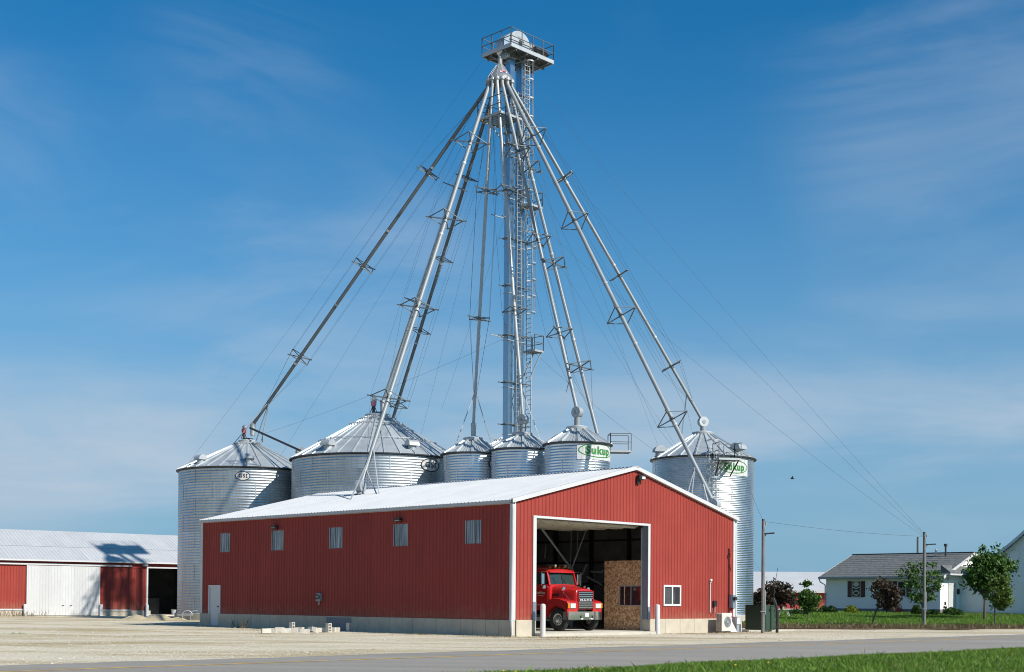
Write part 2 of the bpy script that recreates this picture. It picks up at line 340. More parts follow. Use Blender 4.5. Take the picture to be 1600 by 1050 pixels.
tcn = nn(t, 'ShaderNodeTexCoord'); wv = nn(t, 'ShaderNodeTexNoise'); wv.inputs['Scale'].default_value = 5; mp = nn(t, 'ShaderNodeMapping'); mp.inputs['Scale'].default_value = (1, 4.2, .12); L(tcn.outputs['Object'], mp.inputs[0]); L(mp.outputs[0], wv.inputs['Vector'])
cr = nn(t, 'ShaderNodeValToRGB'); cr.color_ramp.elements[0].position = .42; cr.color_ramp.elements[0].color = (.05, .06, .075, 1); cr.color_ramp.elements[1].position = .70; cr.color_ramp.elements[1].color = (.42, .45, .48, 1); L(wv.outputs[0], cr.inputs[0]); L(cr.outputs[0], b.inputs['Base Color'])
WSH, t, b, L = special('windshield_glass')
b.inputs['Base Color'].default_value = (.04, .07, .065, 1); b.inputs['Roughness'].default_value = .04; b.inputs['Alpha'].default_value = .62; b.inputs['Specular IOR Level'].default_value = .9
# ------------------------------------------------------------------ lettering
def text_mesh(s, size, bold=.0, spacing=1.):
    cu = bpy.data.curves.new('lettering', 'FONT'); cu.body = s; cu.size = size; cu.align_x = 'CENTER'; cu.align_y = 'CENTER'; cu.offset = bold; cu.space_character = spacing
    cu.resolution_u = 5
    o = bpy.data.objects.new('lettering', cu); COL.objects.link(o); bpy.context.view_layer.update()
    me = bpy.data.meshes.new_from_object(o.evaluated_get(bpy.context.evaluated_depsgraph_get()))
    vs = [tuple(v.co) for v in me.vertices]; fs = [tuple(p.vertices) for p in me.polygons]
    bpy.data.objects.remove(o); bpy.data.curves.remove(cu); bpy.data.meshes.remove(me)
    return vs, fs
# ================================================================== GROUND
def axis(lo, hi, step, far):
    a = list(np.arange(lo, hi+.01, step)); out = []; d = step
    x = lo
    while x > -far: d *= 1.5; x -= d; out.insert(0, x)
    d = step; x = hi; out += a
    while x < far: d *= 1.5; x += d; out.append(x)
    return out
xs = axis(-60, 70, 1.0, 4000); ys = axis(0, 140, 1.0, 4000)
bump = lambda x, y: .035*math.sin(x*.31+1.3)*math.sin(y*.23)+.02*math.sin(x*.9+y*.7)
def inside_site(x, y): return 1.
mb = MB()
for y in ys:
    for x in xs:
        lx, ly, _ = loc((x, y, 0))
        quiet = 1. if (ly < -8 or (-3 < lx < 19 and -4 < ly < 27) or x > 9 or x < -60 or y > 140) else 0
        mb.v.append((x, y, tz(x, y)-.03+(0 if quiet else max(-.02, bump(x, y)))))
n = len(xs)
mb.f = [(j*n+i, j*n+i+1, (j+1)*n+i+1, (j+1)*n+i) for j in range(len(ys)-1) for i in range(n-1)]
mb.build('ground', GRAVEL, smooth=True, kind='structure')
def strip(y0, y1, z, x0=-400, x1=600, step=20):
    m = MB(); k = int((x1-x0)/step)
    for i in range(k+1):
        for y in (y0, y1): m.v.append(wld(x0+i*step, y, z))
    m.f = [(2*i, 2*i+2, 2*i+3, 2*i+1) for i in range(k)]
    return m
# road with ragged gravel shoulder edge: far edge wanders a little
m = MB(); k = 700
for i in range(k+1):
    x = -150+i*.5
    e = .10*math.sin(x*.7)+.07*math.sin(x*2.3+1)+.05*random.uniform(-1, 1)
    m.v.append(wld(x, -21.6, .0)); m.v.append(wld(x, -15.2, .05)); m.v.append(wld(x, -11.1+e, .0))
m.f = [f for i in range(k) for f in ((3*i, 3*i+3, 3*i+4, 3*i+1), (3*i+1, 3*i+4, 3*i+5, 3*i+2))]
road = m.build('road', ASPH, smooth=True, kind='structure')
m = MB()
for i in range(500):
    x = -75+i*.35
    if random.random() < .06: continue
    a, b_ = x, x+.36; y = -14.15; z = .05+(-14.15+15.2)/(4.1)*-.05+.006
    m.quad(wld(a, y-.10, z), wld(b_, y-.10, z), wld(b_, y+.10, z), wld(a, y+.10, z))
m.build('road_centre_line', YEL, road)
# road cracks as thin tar-filled ribbons
CRK = pm('crack_filler', (.13, .13, .128), .8)
m = MB()
for i in range(9):
    x = -18+i*6.3+random.uniform(-2, 2); pts = []
    for j in range(12):
        pts.append((x+random.uniform(-.12, .12), -18.6+j*.62))
    for (a, b_), (c, d) in zip(pts, pts[1:]):
        zz = lambda y: (.05*(1-abs(y+15.2)/(4.4)))+.005
        m.quad(wld(a-.012, b_, zz(b_)), wld(a+.012, b_, zz(b_)), wld(c+.012, d, zz(d)), wld(c-.012, d, zz(d)))
m.build('road_cracks', CRK, road)
# near verge in front of the road
m = MB(); k = 260
for i in range(k+1):
    x = -60+i*.5; e = .18*math.sin(x*.8)+.10*math.sin(x*2.7)+.08*random.uniform(-1, 1)
    for y, z in ((-20.1+e, .012), (-21.4, .03), (-24, .02), (-60, -.02)): m.v.append(wld(x, y, z))
m.f = [(4*i+j, 4*i+4+j, 4*i+5+j, 4*i+1+j) for i in range(k) for j in range(3)]
m.build('lawn', LAWN, smooth=True, kind='structure')
# house lawn beyond the barn
def on_lawn(x, y):
    lx, ly, _ = loc((x, y, 0)); return lx > 19.2 and (x > 14.2) and (y > 79+.02*(x-14))
m = MB(); gx = list(np.arange(13., 70.1, 1.)); ny = 40
for x in gx:
    y0 = 79.5+.10*(x-14)+.25*math.sin(x*.9)
    for j in range(ny+1):
        y = y0+j*1.1; m.v.append((x, y, tz(x, y)+.012))
m.f = [(i*(ny+1)+j, (i+1)*(ny+1)+j, (i+1)*(ny+1)+j+1, i*(ny+1)+j+1) for i in range(len(gx)-1) for j in range(ny)]
m.build('lawn', LAWN, smooth=True, kind='structure')
m = MB(); gx = list(np.arange(12.2, 70.1, .4))
for x in gx:
    y1 = 79.9+.10*(x-14)+.25*math.sin(x*.9)
    y0 = y1-3.0-.3*math.sin(x*1.3)-.25*random.random() + (2.2*sm((x-25)/6))
    for t in (0, .33, .66, 1): y = y0+(y1-y0)*t; m.v.append((x, y, tz(x, y)+.006))
m.f = [(4*i+j, 4*i+4+j, 4*i+5+j, 4*i+1+j) for i in range(len(gx)-1) for j in range(3)]
m.build('dead_grass_strip', VERGE, smooth=True, kind='structure')
m = MB(); m.box(0, 4.3, 0, 3.2, -.1, .06)
o = m.build('equipment_pad', SLAB, kind='structure'); P = wld(17.2, -.2, 0); o.location = P; o.rotation_euler = (0, 0, YAW)
# far fields
m = MB(); m.quad((-4000, 190, .25), (4000, 190, .25), (4000, 4000, .6), (-4000, 4000, .6))
m.build('far_field', FIELD, kind='structure')

# ================================================================== RIBBED WALLS
PITCHR = .2286
def rib_cols(s0, s1, h=.034, pitch=PITCHR, wb=.044, wt=.012, phase=0.):
    pts = []; k = int(math.floor((s0-phase)/pitch))-1
    while phase+k*pitch < s1+pitch:
        c = phase+k*pitch; pts += [(c-wb, 0), (c-wt, h), (c+wt, h), (c+wb, 0), (c+pitch*.42, 0), (c+pitch*.5, h*.12), (c+pitch*.58, 0)]; k += 1
    pts.sort()
    def off(s):
        for (a, ha), (b_, hb) in zip(pts, pts[1:]):
            if a <= s <= b_: return ha+(hb-ha)*(s-a)/max(1e-9, b_-a)
        return 0
    return [(s0, off(s0))]+[(s, h_) for s, h_ in pts if s0+1e-4 < s < s1-1e-4]+[(s1, off(s1))]
def ribbed(parent, name, mat, length, zb, zt, put, openings=(), panel=.9144, h=.034, pitch=PITCHR, start=0.):
    k = 0; s = start
    while s < length-1e-3:
        e = min(length, s+panel); m = MB(); cuts = [s, e]
        for a, b_, z0, z1 in openings:
            for c in (a, b_):
                if s+1e-3 < c < e-1e-3: cuts.append(c)
        cuts.sort()
        for a, b_ in zip(cuts, cuts[1:]):
            mid = (a+b_)/2; iv = [(zb, None)]
            for oa, ob, z0, z1 in openings:
                if oa < mid < ob:
                    last = iv.pop(); 
                    if z0 > last[0]+.01: iv.append((last[0], z0))
                    iv.append((z1, None))
            cols = rib_cols(a, b_, h, pitch)
            for z0, z1 in iv:
                bi = len(m.v)
                for q, of in cols:
                    m.v.append(put(q, of, z0(q) if callable(z0) else z0)); m.v.append(put(q, of, (zt(q) if callable(zt) else zt) if z1 is None else z1))
                m.f += [(bi+2*i, bi+2*i+2, bi+2*i+3, bi+2*i+1) for i in range(len(cols)-1)]
        if m.f: m.build(name, mat, parent)
        s = e; k += 1
# ================================================================== MAIN RED BARN (local frame: x along gable, y back, z up)
barn = thing('red_barn', 'long red ribbed-steel barn with white roof and open drive-through doorway', 'barn', wld(0, 0, 0), YAW)
ZS, ZE, SL = .672, 5.80, .2425
zr = lambda x: ZE+SL*(x if x < BW/2 else BW-x)
DX0, DX1, DZ = 1.42, 9.11, 5.07
ribbed(barn, 'wall_panel', RED, BW, ZS, lambda x: zr(x)-.12, lambda s, o, z: (s, -o, z), [(DX0-.19, DX1+.15, ZS-.1, DZ+.085), (10.31, 11.68, 1.29, 2.30)])
WIN = [(21.04, 21.95), (16.29, 17.27), (11.51, 12.49), (6.72, 7.69), (1.91, 2.88)]
ribbed(barn, 'wall_panel', RED, BL, ZS, 5.64, lambda s, o, z: (-o, s, z), [(21.9, 23.03, ZS-.1, 2.21)]+[(a, b_, 3.97, 4.99) for a, b_ in WIN])
ribbed(barn, 'rear_wall_panel', RED, BW, ZS, lambda x: zr(x)-.12, lambda s, o, z: (s, BL+o, z), panel=2.7432)
ribbed(barn, 'rear_wall_panel', RED, BL, ZS, 5.64, lambda s, o, z: (BW+o, s, z), panel=2.7432)
# foundation panels
def fpanel(x0, x1, y0, y1, z1=ZS, mat=CONC, name='foundation_panel'):
    mm = MB(); mm.bbox(x0, x1, y0, y1, -.3, z1, .012); return mm.build(name, mat, barn)
y = -.03; k = 0
for i in range(31):
    e = min(BL+.03, y+.79)
    if not (21.85 < y < 22.6): fpanel(-.06+(.004 if i % 2 else 0), .16, y+.004, e-.004)
    y = e
    if y >= BL: break
fpanel(-.075, -.055, 10.70, 12.61, .615, CONCP, 'filled_opening')
for a, b_ in ((.20, 1.28), ): fpanel(a, b_, -.06, .2)
x = 9.30
while x < BW-.05:
    e = min(BW+.04, x+1.15); fpanel(x+.004, e-.004, -.06, .2); x = e
x = -.03
for i in range(11):
    fpanel(x+.005, x+1.47, BL-.12, BL+.06); x += 1.475
y = .25
for i in range(12):
    fpanel(BW-.14, BW+.06, y+.005, y+1.94); y += 1.95
m = MB(); m.box(.15, BW-.15, .15, BL-.13, -.3, .115); m.box(DX0-.1, DX1+.15, -.55, .15, -.3, .10); m.build('floor_slab', SLAB, barn)
# trims
m = MB(); m.bar((-.005, -.012, 3.2), (-.005, -.012, 3.2), .1) if False else None
def trim(name, x0, x1, y0, y1, z0, z1, mat=WTRIM):
    mm = MB(); mm.box(x0, x1, y0, y1, z0, z1); return mm.build(name, mat, barn)
trim('corner_trim', -.035, .16, -.035, -.002, ZS-.02, 5.72); trim('corner_trim', -.036, -.003, -.002, .15, ZS-.02, 5.64)
trim('corner_trim', BW-.16, BW+.036, -.035, -.002, ZS-.02, 5.72)
trim('corner_trim', -.036, -.003, BL-.16, BL+.036, -.02, 5.64)
trim('corner_trim', BW+.003, BW+.036, -.002, .15, ZS-.02, 5.64)
for nm, xa, xb in (('rake_trim', -.17, BW/2), ('rake_trim', BW+.17, BW/2)):
    mm = MB(); za, zb_ = zr(0)-SL*.17, zr(BW/2)
    mm.prism([(xa, za+.055), (xb, zb_+.055), (xb, zb_-.125), (xa, za-.125)] if xa < xb else [(xa, za-.125), (xb, zb_-.125), (xb, zb_+.055), (xa, za+.055)], lambda a, c: (a, -.16, c), lambda a, c: (a, -.045, c)); mm.build(nm, WTRIM, barn)
    mm = MB(); mm.prism([(xa, za-.125), (xb, zb_-.125), (xb, zb_-.10), (xa, za-.10)], lambda a, c: (a, -.045, c), lambda a, c: (a, .1, c)); mm.build('soffit', WTRIM, barn)
# eave fascia with gutter
mm = MB(); mm.prism([(-.17, 5.755), (-.17, 5.63), (-.05, 5.60), (.02, 5.60), (.02, 5.755)], lambda a, c: (a, -.14, c), lambda a, c: (a, BL+.14, c)); mm.build('eave_fascia', pm('eave_trim_grey_white', (.50, .52, .55), .45, var=.04), barn)
mm = MB(); mm.prism([(BW+.17, 5.755), (BW+.17, 5.63), (BW-.02, 5.60), (BW-.02, 5.755)], lambda a, c: (a, -.14, c), lambda a, c: (a, BL+.14, c)); mm.build('eave_fascia', WTRIM, barn)
# roof sheets
def roofsheets(parent, x_e, x_r, z_e, z_r, y0, y1, mat, sign=1, panel=.9144):
    y = y0; ln = math.hypot(x_r-x_e, z_r-z_e); nx, nz_ = -(z_r-z_e)/ln, abs(x_r-x_e)/ln
    if x_r < x_e: nx = (z_r-z_e)/ln
    while y < y1-1e-3:
        e = min(y1, y+panel); cols = rib_cols(y, e, .028, PITCHR, .04, .015); mm = MB()
        for q, of in cols:
            mm.v.append((x_e+nx*of, q, z_e+nz_*of)); mm.v.append((x_r+nx*of, q, z_r+nz_*of))
        for q, of in cols:
            mm.v.append((x_e+nx*(-.012), q, z_e+nz_*(-.012)))
        k = len(cols)
        mm.f = [(2*i, 2*i+2, 2*i+3, 2*i+1) for i in range(k-1)]
        mm.build('roof_sheet', mat, parent); y = e
roofsheets(barn, -.20, BW/2, zr(0)-SL*.20, zr(BW/2), -.13, BL+.13, WROOF)
roofsheets(barn, BW+.20, BW/2, zr(0)-SL*.20, zr(BW/2), -.13, BL+.13, WROOF)
mm = MB(); mm.prism([(BW/2-.22, zr(BW/2-.22)+.035), (BW/2, zr(BW/2)+.045), (BW/2+.22, zr(BW/2-.22)+.035), (BW/2, zr(BW/2)+.034)], lambda a, c: (a, -.165, c), lambda a, c: (a, BL+.16, c)); mm.build('ridge_cap', WROOF, barn)
# blue-grey teeth standing in for the shaded gaps between ribs below the ridge cap
mm = MB(); q = -.1
while q < BL: mm.box(BW/2-.26, BW/2-.222, q+.05, q+.18, zr(BW/2-.22)+.006, zr(BW/2-.22)+.075); q += PITCHR
mm.build('ridge_gap_shade', BGREY, barn, kind='stuff')
# doorway jambs, header, reveals
trim('door_trim', DX0-.20, DX0-.0, -.05, -.022, .66, DZ+.09); trim('door_trim', DX1+.0, DX1+.16, -.05, -.022, 1.25, DZ+.09)
trim('door_trim', DX0-.2, DX1+.16, -.056, -.05, DZ+.0, DZ+.10)
trim('door_jamb', DX0-.19, DX0, -.02, .30, .66, DZ); trim('door_jamb', DX1, DX1+.15, -.02, .30, .66, DZ, BGREY)
trim('door_header', DX0-.19, DX1+.15, -.02, .26, DZ+.002, DZ+.085)
trim('jamb_guard', DX0-.205, DX0+.004, -.062, -.052, .64, 1.45, BGREY); trim('jamb_guard', DX1-.004, DX1+.165, -.062, -.052, .64, 1.25, BGREY)
trim('jamb_footing', DX0-.135, DX0-.01, -.055, .30, -.2, .655, CONC); trim('jamb_footing', DX1, DX1+.185, -.055, .30, -.2, .655, CONC)
for a in (DX1-.05, DX0+.01):
    mm = MB(); mm.box(a, a+.04, .30, .36, .12, DZ-.1); mm.build('door_track', GALVL, barn)
# open overhead door, sections lying under the roof
for i in range(4):
    y0 = .55+i*1.1
    mm = MB(); mm.box(DX0+.02, DX1-.02, y0, y0+1.08, 5.03, 5.075)
    sec = mm.build('overhead_door_section', CREAM, barn)
    mm = MB()
    for q in (.15, .92): mm.box(DX0+.05, DX1-.05, y0+q, y0+q+.05, 4.96, 5.03)
    for j in range(9): xx = DX0+.08+j*.93; mm.box(xx, xx+.05, y0+.05, y0+1.03, 4.995, 5.028)
    mm.build('section_stile', CREAM, sec)
# interior: liner, girts, posts, rafters
mm = MB(); t_ = .22
mm.quad((t_, t_, .1), (t_, BL-t_, .1), (t_, BL-t_, 5.6), (t_, t_, 5.6)); mm.quad((BW-t_, t_, .1), (BW-t_, t_, 5.6), (BW-t_, BL-t_, 5.6), (BW-t_, BL-t_, .1))
mm.quad((t_, BL-t_, .1), (BW-t_, BL-t_, .1), (BW-t_, BL-t_, 5.6), (t_, BL-t_, 5.6))
mm.add([(t_, BL-t_, 5.6), (BW-t_, BL-t_, 5.6), (BW/2, BL-t_, 7.5)], [(0, 1, 2)])
mm.quad((t_, t_, 5.6), (t_, BL-t_, 5.6), (BW/2, BL-t_, 7.55), (BW/2, t_, 7.55)); mm.quad((BW-t_, t_, 5.6), (BW/2, t_, 7.55), (BW/2, BL-t_, 7.55), (BW-t_, BL-t_, 5.6))
mm.quad((t_, t_, .1), (t_, t_, 5.6), (DX0-.2, t_, 5.6), (DX0-.2, t_, .1)); mm.quad((DX1+.2, t_, 5.6), (BW-t_, t_, 5.6), (BW-t_, t_, .1), (DX1+.2, t_, .1))
mm.quad((t_, t_, 5.6), (BW-t_, t_, 5.6), (BW-t_, t_, 5.25), (t_, t_, 5.25))
mm.build('inner_liner', LINER, barn)
GIRT = pm('interior_timber', (.055, .05, .045), .8, var=.3)
for i in range(9):
    y = 1.2+i*2.7
    mm = MB(); mm.box(BW-.42, BW-.23, y, y+.16, .1, 5.5); mm.build('wall_post', GIRT, barn)
    mm = MB(); mm.bar((t_+.05, y, 5.5), (BW-t_-.05, y, 5.5), .05, .2); mm.bar((t_+.1, y, 5.6), (BW/2, y, 7.45), .05, .15); mm.bar((BW-t_-.1, y, 5.6), (BW/2, y, 7.45), .05, .15)
    for q in (.25, .4, .6, .75): mm.bar((BW*q, y, 5.5), (BW*(q+(.06 if q < .5 else -.06)), y, zr(BW*q)-.4), .04, .1)
    mm.build('roof_truss', GIRT, barn)
for z in (1.2, 2.4, 3.6, 4.8):
    mm = MB(); mm.box(BW-.30, BW-.235, .3, BL-.3, z, z+.09); mm.build('wall_girt', GIRT, barn)
    mm = MB(); mm.box(.3, BW-.3, BL-.31, BL-.235, z, z+.09); mm.build('wall_girt', GIRT, barn)
# office partition of strand board with a window
OX = 9.28
for a, b_ in ((.34, 1.56), (1.565, 2.80)):
    mm = MB()
    for z0, z1 in ((.12, 1.30), (1.30, 2.24), (2.24, 3.42)):
        if z0 == 1.30:
            if b_ < 2: mm.box(OX, OX+.02, a, .42, z0, z1); mm.box(OX, OX+.02, 1.50, b_, z0, z1) 
            else: mm.box(OX, OX+.02, 1.82, b_, z0, z1)
        else: mm.box(OX, OX+.02, a, b_, z0, z1)
    mm.build('strand_board_sheet', OSB, barn)
ow = MB(); ow.box(OX-.02, OX+.03, .40, .44, 1.28, 2.26); ow.box(OX-.02, OX+.03, 1.80, 1.84, 1.28, 2.26); ow.box(OX-.02, OX+.03, .44, 1.80, 1.28, 1.325); ow.box(OX-.02, OX+.03, .44, 1.80, 2.215, 2.26); ow.box(OX-.015, OX+.025, 1.10, 1.14, 1.325, 2.215)
ow = ow.build('partition_window', pm('pale_window_frame', (.5, .42, .40), .5), barn)
mm = MB(); mm.box(OX+.002, OX+.008, .44, 1.10, 1.325, 2.215); mm.build('pane', GLASS, ow); mm = MB(); mm.box(OX+.012, OX+.018, 1.14, 1.80, 1.325, 2.215); mm.build('pane', GLASS, ow)
mm = MB(); mm.box(OX+.02, BW-.45, 2.78, 2.80, .12, 3.42); mm.box(OX, BW-.45, .25, 2.80, 3.421, 3.46); mm.build('office_shell', OSB, barn)
# interior bracing seen through the door
br = MB()
Pm = loc(at(893, 889, 67.6)); Pa = loc(at(845, 824, 64.6)); Pb = loc(at(917, 825, 67.8))
br.cyl(Pa, Pm, .055, n=8); br.build('door_brace', GALVL, barn, True)
br = MB(); br.cyl(Pb, Pm, .04, n=8); br.build('door_brace', GALVL, barn, True)
br = MB(); br.box(Pm[0]-.07, Pm[0]+.07, Pm[1]-.07, Pm[1]+.07, .1, Pm[2]+.05); br.build('brace_post', GREYP, barn)
for px, py, py2 in ((893, 826, 884), (903, 828, 872), (853, 850, 872)):
    a = loc(at(px, py, 70)); b_ = loc(at(px-2, py2, 70)); br = MB(); br.cyl(a, b_, .035, n=6); br.build('interior_conduit', GREYP, barn, True)
for px, py, px2, py2 in ((955, 893, 942, 892), (910, 898, 916, 882), (917, 901, 941, 914), (923, 893, 942, 894)):
    a = loc(at(px, py, 69)); b_ = loc(at(px2, py2, 68.5)); br = MB(); br.cyl(a, b_, .05, n=6); br.build('interior_pipe', GALVL, barn, True)
# gable window
gw = MB()
for a in ((10.31, 10.40, 1.29, 2.30), (11.59, 11.68, 1.29, 2.30), (10.40, 11.59, 1.29, 1.385), (10.40, 11.59, 2.205, 2.30), (10.95, 11.04, 1.385, 2.205)): gw.box(a[0], a[1], -.05, .06, a[2], a[3])
gw = gw.build('sliding_window', WHITE, barn)
mm = MB(); mm.box(10.40, 10.95, .005, .012, 1.385, 2.205); mm.build('pane', pm('screened_glass', (.07, .075, .078), .25, spec=.6), gw)
WINR, t, b, L = special('office_window_glass'); b.inputs['Base Color'].default_value = (.05, .05, .05, 1); b.inputs['Roughness'].default_value = .04; b.inputs['Alpha'].default_value = .45
mm = MB(); mm.box(11.04, 11.59, .005, .012, 1.385, 2.205); mm.build('pane', WINR, gw)
mm = MB(); mm.box(10.35, 11.64, .07, .40, 1.36, 1.384); mm.build('window_ledge', WHITE, barn)
# ribbed light panels high on the long wall
for a, b_ in WIN:
    cols = rib_cols(a, b_, .022); mm = MB()
    for q, of in cols: mm.v += [(-of+.012, q, 3.95), (-of+.012, q, 5.0)]
    mm.f = [(2*i, 2*i+2, 2*i+3, 2*i+1) for i in range(len(cols)-1)]; wp = mm.build('light_panel', SKYP, barn)
    for a2, b2 in ((a-.015, a+.012), (b_-.012, b_+.015)):
        mm = MB(); mm.box(-.028, -.004, a2, b2, 3.96, 5.0); mm.build('panel_edge', GALVL, wp)
# wall lamps
def walllamp(x, y, z, ax):
    l_ = MB(); 
    if ax == 'y':
        l_.bbox(x-.13, x+.10, y-.10, y, z-.26, z, .02); l_.bbox(x-.12, x+.32, y-.24, y-.02, z-.06, z+.16, .03)
    else:
        l_.bbox(x-.12, x, y-.16, y+.16, z-.10, z+.08, .02); l_.bbox(x-.30, x-.06, y-.26, y+.10, z-.03, z+.08, .02)
    q = l_.build('wall_lamp', BLK, barn)
    mm = MB()
    if ax == 'y': mm.box(x+.05, x+.28, y-.25, y-.235, z-.03, z+.09)
    else: mm.box(x-.29, x-.1, y-.2, y+.05, z-.045, z-.031)
    mm.build('lamp_lens', LENS, q)
walllamp(8.30, -.025, 7.25, 'y'); walllamp(-.02, 16.91, 5.15, 'x'); walllamp(-.02, 7.26, 5.17, 'x')
# walk-in door on the long wall
wd = MB(); wd.box(-.05, .08, 21.90, 21.99, .02, 2.12); wd.box(-.05, .08, 22.94, 23.03, .02, 2.12); wd.box(-.05, .08, 21.90, 23.03, 2.12, 2.21)
wd = wd.build('door_frame', WTRIM, barn); mm = MB(); mm.box(.0, .04, 21.99, 22.94, .03, 2.12); dl = mm.build('door_leaf', WTRIM, barn)
mm = MB(); mm.cyl((.0, 22.12, 1.05), (-.07, 22.12, 1.05), .035, n=10); mm.build('door_knob', DKST, dl, True)
mm = MB(); mm.box(-.1, .1, 21.88, 23.05, -.2, .02); mm.build('door_sill', CONC, barn)
# electrical box on the long wall
eb = MB(); eb.bbox(-.16, -.022, 13.03, 13.40, 1.40, 1.80, .02); eb = eb.build('junction_box', GREYP, barn)
mm = MB(); mm.box(-.175, -.162, 13.22, 13.36, 1.66, 1.76); mm.box(-.175, -.162, 13.22, 13.36, 1.48, 1.58); mm.box(-.175, -.162, 13.06, 13.16, 1.5, 1.7); mm.build('box_cover', BLK, eb)
mm = MB(); mm.cyl((-.08, 13.2, 1.40), (-.08, 13.2, 1.22), .03, n=8); mm.build('conduit_stub', WTRIM, eb)
# downspout at the front corner
dp = MB(); dp.tube([(-.10, -.06, 5.66), (-.10, -.10, 5.52), (-.07, -.085, 5.3), (-.085, -.085, 3.4), (-.12, -.085, .85), (-.14, -.10, .60), (-.16, -.17, .04)], .055, n=8)
dp = dp.build('downspout', WTRIM, barn, True)
mm = MB(); mm.box(-.16, -.02, -.15, -.02, 5.60, 5.70); mm.build('gutter_outlet', BLK, dp)
dp2 = MB(); dp2.tube([(BW+.10, .02, 5.6), (BW+.09, -.02, 5.3), (BW+.09, -.02, .9), (BW+.12, -.05, .62), (BW+.26, -.16, .06)], .055, n=8); dp2.build('downspout', WTRIM, barn, True)
# meter socket, conduits at the right end of the gable
mt = MB(); mt.bbox(15.66, 16.0, -.22, -.022, 1.22, 1.86, .02); mt = mt.build('meter_box', BGREY, barn)
mm = MB(); mm.cyl((15.86, -.22, 1.68), (15.86, -.36, 1.68), .10, n=14); mm.build('meter_dial', GLASS, mt, True)
mm = MB(); mm.tube([(15.9, -.1, 1.26), (16.1, -.1, 1.22), (16.28, -.05, 1.28)], .025); mm.tube([(BW+.06, -.03, .1), (BW+.06, -.03, 5.0)], .03); mm.build('meter_conduit', GREYP, mt, True)
cd = MB(); cd.tube([(14.05, -.05, .98), (14.05, -.05, 2.45)], .032); cd.tube([(14.05, -.05, 2.45), (14.05, -.07, 2.55), (14.0, -.16, 2.60)], .055); cd.build('line_conduit', WTRIM, barn, True)
mm = MB(); mm.bbox(14.30, 14.56, -.12, -.022, 1.28, 1.56, .012); q = mm.build('disconnect_box', BLK, barn)
mm = MB(); mm.tube([(14.42, -.08, 1.28), (14.36, -.12, 1.1), (14.25, -.2, .95)], .018); mm.build('flexible_whip', GREYP, q, True)
mm = MB(); mm.add([(8.02, -.162, 7.79), (8.12, -.162, 7.77), (8.10, -.162, 7.75), (8.0, -.162, 7.77)], [(0, 1, 2, 3)]); mm.add([(8.12, -.162, 7.76), (8.25, -.162, 7.765), (8.24, -.162, 7.745), (8.12, -.162, 7.74)], [(0, 1, 2, 3)]); mm.build('ridge_mark', REDS, barn)

# ================================================================== LEFT BARN
LBY = R(38.); lb0 = at(154.3, 960, 109.); lb0.z = 0
lbw = thing('long_low_barn', 'long low red barn with white sliding door at the left edge', 'barn', lb0, LBY)
def lpx(px):    # distance along the wall where image column px meets it
    x, y, z = ray(px, 920); k = 0
    ux, uy = math.cos(LBY), math.sin(LBY)
    return (lb0.x*y-lb0.y*x)/(x*uy-y*ux)
LE = 4.45; s_l, s_r = -34., 15.; zw = .42
d0, d1 = lpx(42), lpx(154.3); o0 = lpx(231); o1 = o0+4.6
ribbed(lbw, 'wall_panel', RED, s_r, zw, LE-.02, lambda s, o, z: (s, -o, z), [(o0, o1, zw-.1, 3.95)], start=d0-9.0)
ribbed(lbw, 'wall_panel', RED, d0-9.0, zw, LE-.02, lambda s, o, z: (s, -o, z), panel=5.0, start=s_l)
mm = MB(); mm.box(s_l, s_r, 12.2, 12.3, 0, LE); mm.box(s_r-.05, s_r, .0, 12.3, 0, LE); mm.box(s_l, s_l+.05, 0, 12.3, 0, LE)
mm.add([(s_r-.02, 0, LE), (s_r-.02, 12.3, LE), (s_r-.02, 6.15, 6.9)], [(0, 1, 2)]); mm.add([(s_l, 0, LE), (s_l, 12.3, LE), (s_l, 6.15, 6.9)], [(0, 2, 1)]); mm.build('rear_shell', RED, lbw)
x = s_l
while x < s_r-.1:
    e = min(s_r, x+2.4)
    if not (o0-.5 < x < o1-.6):
        mm = MB(); mm.bbox(x+.005, e-.005, -.05, .12, -.3, zw, .012); mm.build('foundation_panel', CONC, lbw)
    x = e
def lbroof(xe, xr, ze, zr_):
    y = s_l-.3
    while y < s_r+.3:
        e = min(s_r+.3, y+.9144)
        if y < d0-8: e = min(d0-7.9, y+6)
        cols = rib_cols(y, e, .025, .3048); mm = MB()
        for q, of in cols: mm.v += [(q, xe, ze+of), (q, xr, zr_+of)]
        mm.f = [(2*i, 2*i+2, 2*i+3, 2*i+1) for i in range(len(cols)-1)]; mm.build('roof_sheet', WROOF, lbw); y = e
lbroof(-.35, 2.6, LE-.02, LE-.02+2.95*.40); lbroof(2.5, 6.15, LE-.02+2.85*.40+.02, LE+6.5*.40+.01); lbroof(12.65, 6.15, LE-.02, LE+6.5*.40+.01)
mm = MB(); mm.box(s_l-.3, s_r+.3, -.40, -.345, LE-.13, LE-.0); mm.build('eave_fascia', WTRIM, lbw)
mm = MB(); mm.box(s_l, s_r, -.06, -.025, LE-.5, LE-.13); mm.build('header_board', RED, lbw)
mm = MB(); mm.box(d0-9.5, lpx(205), -.16, -.07, 4.02, 4.16); mm.build('door_rail', WTRIM, lbw)
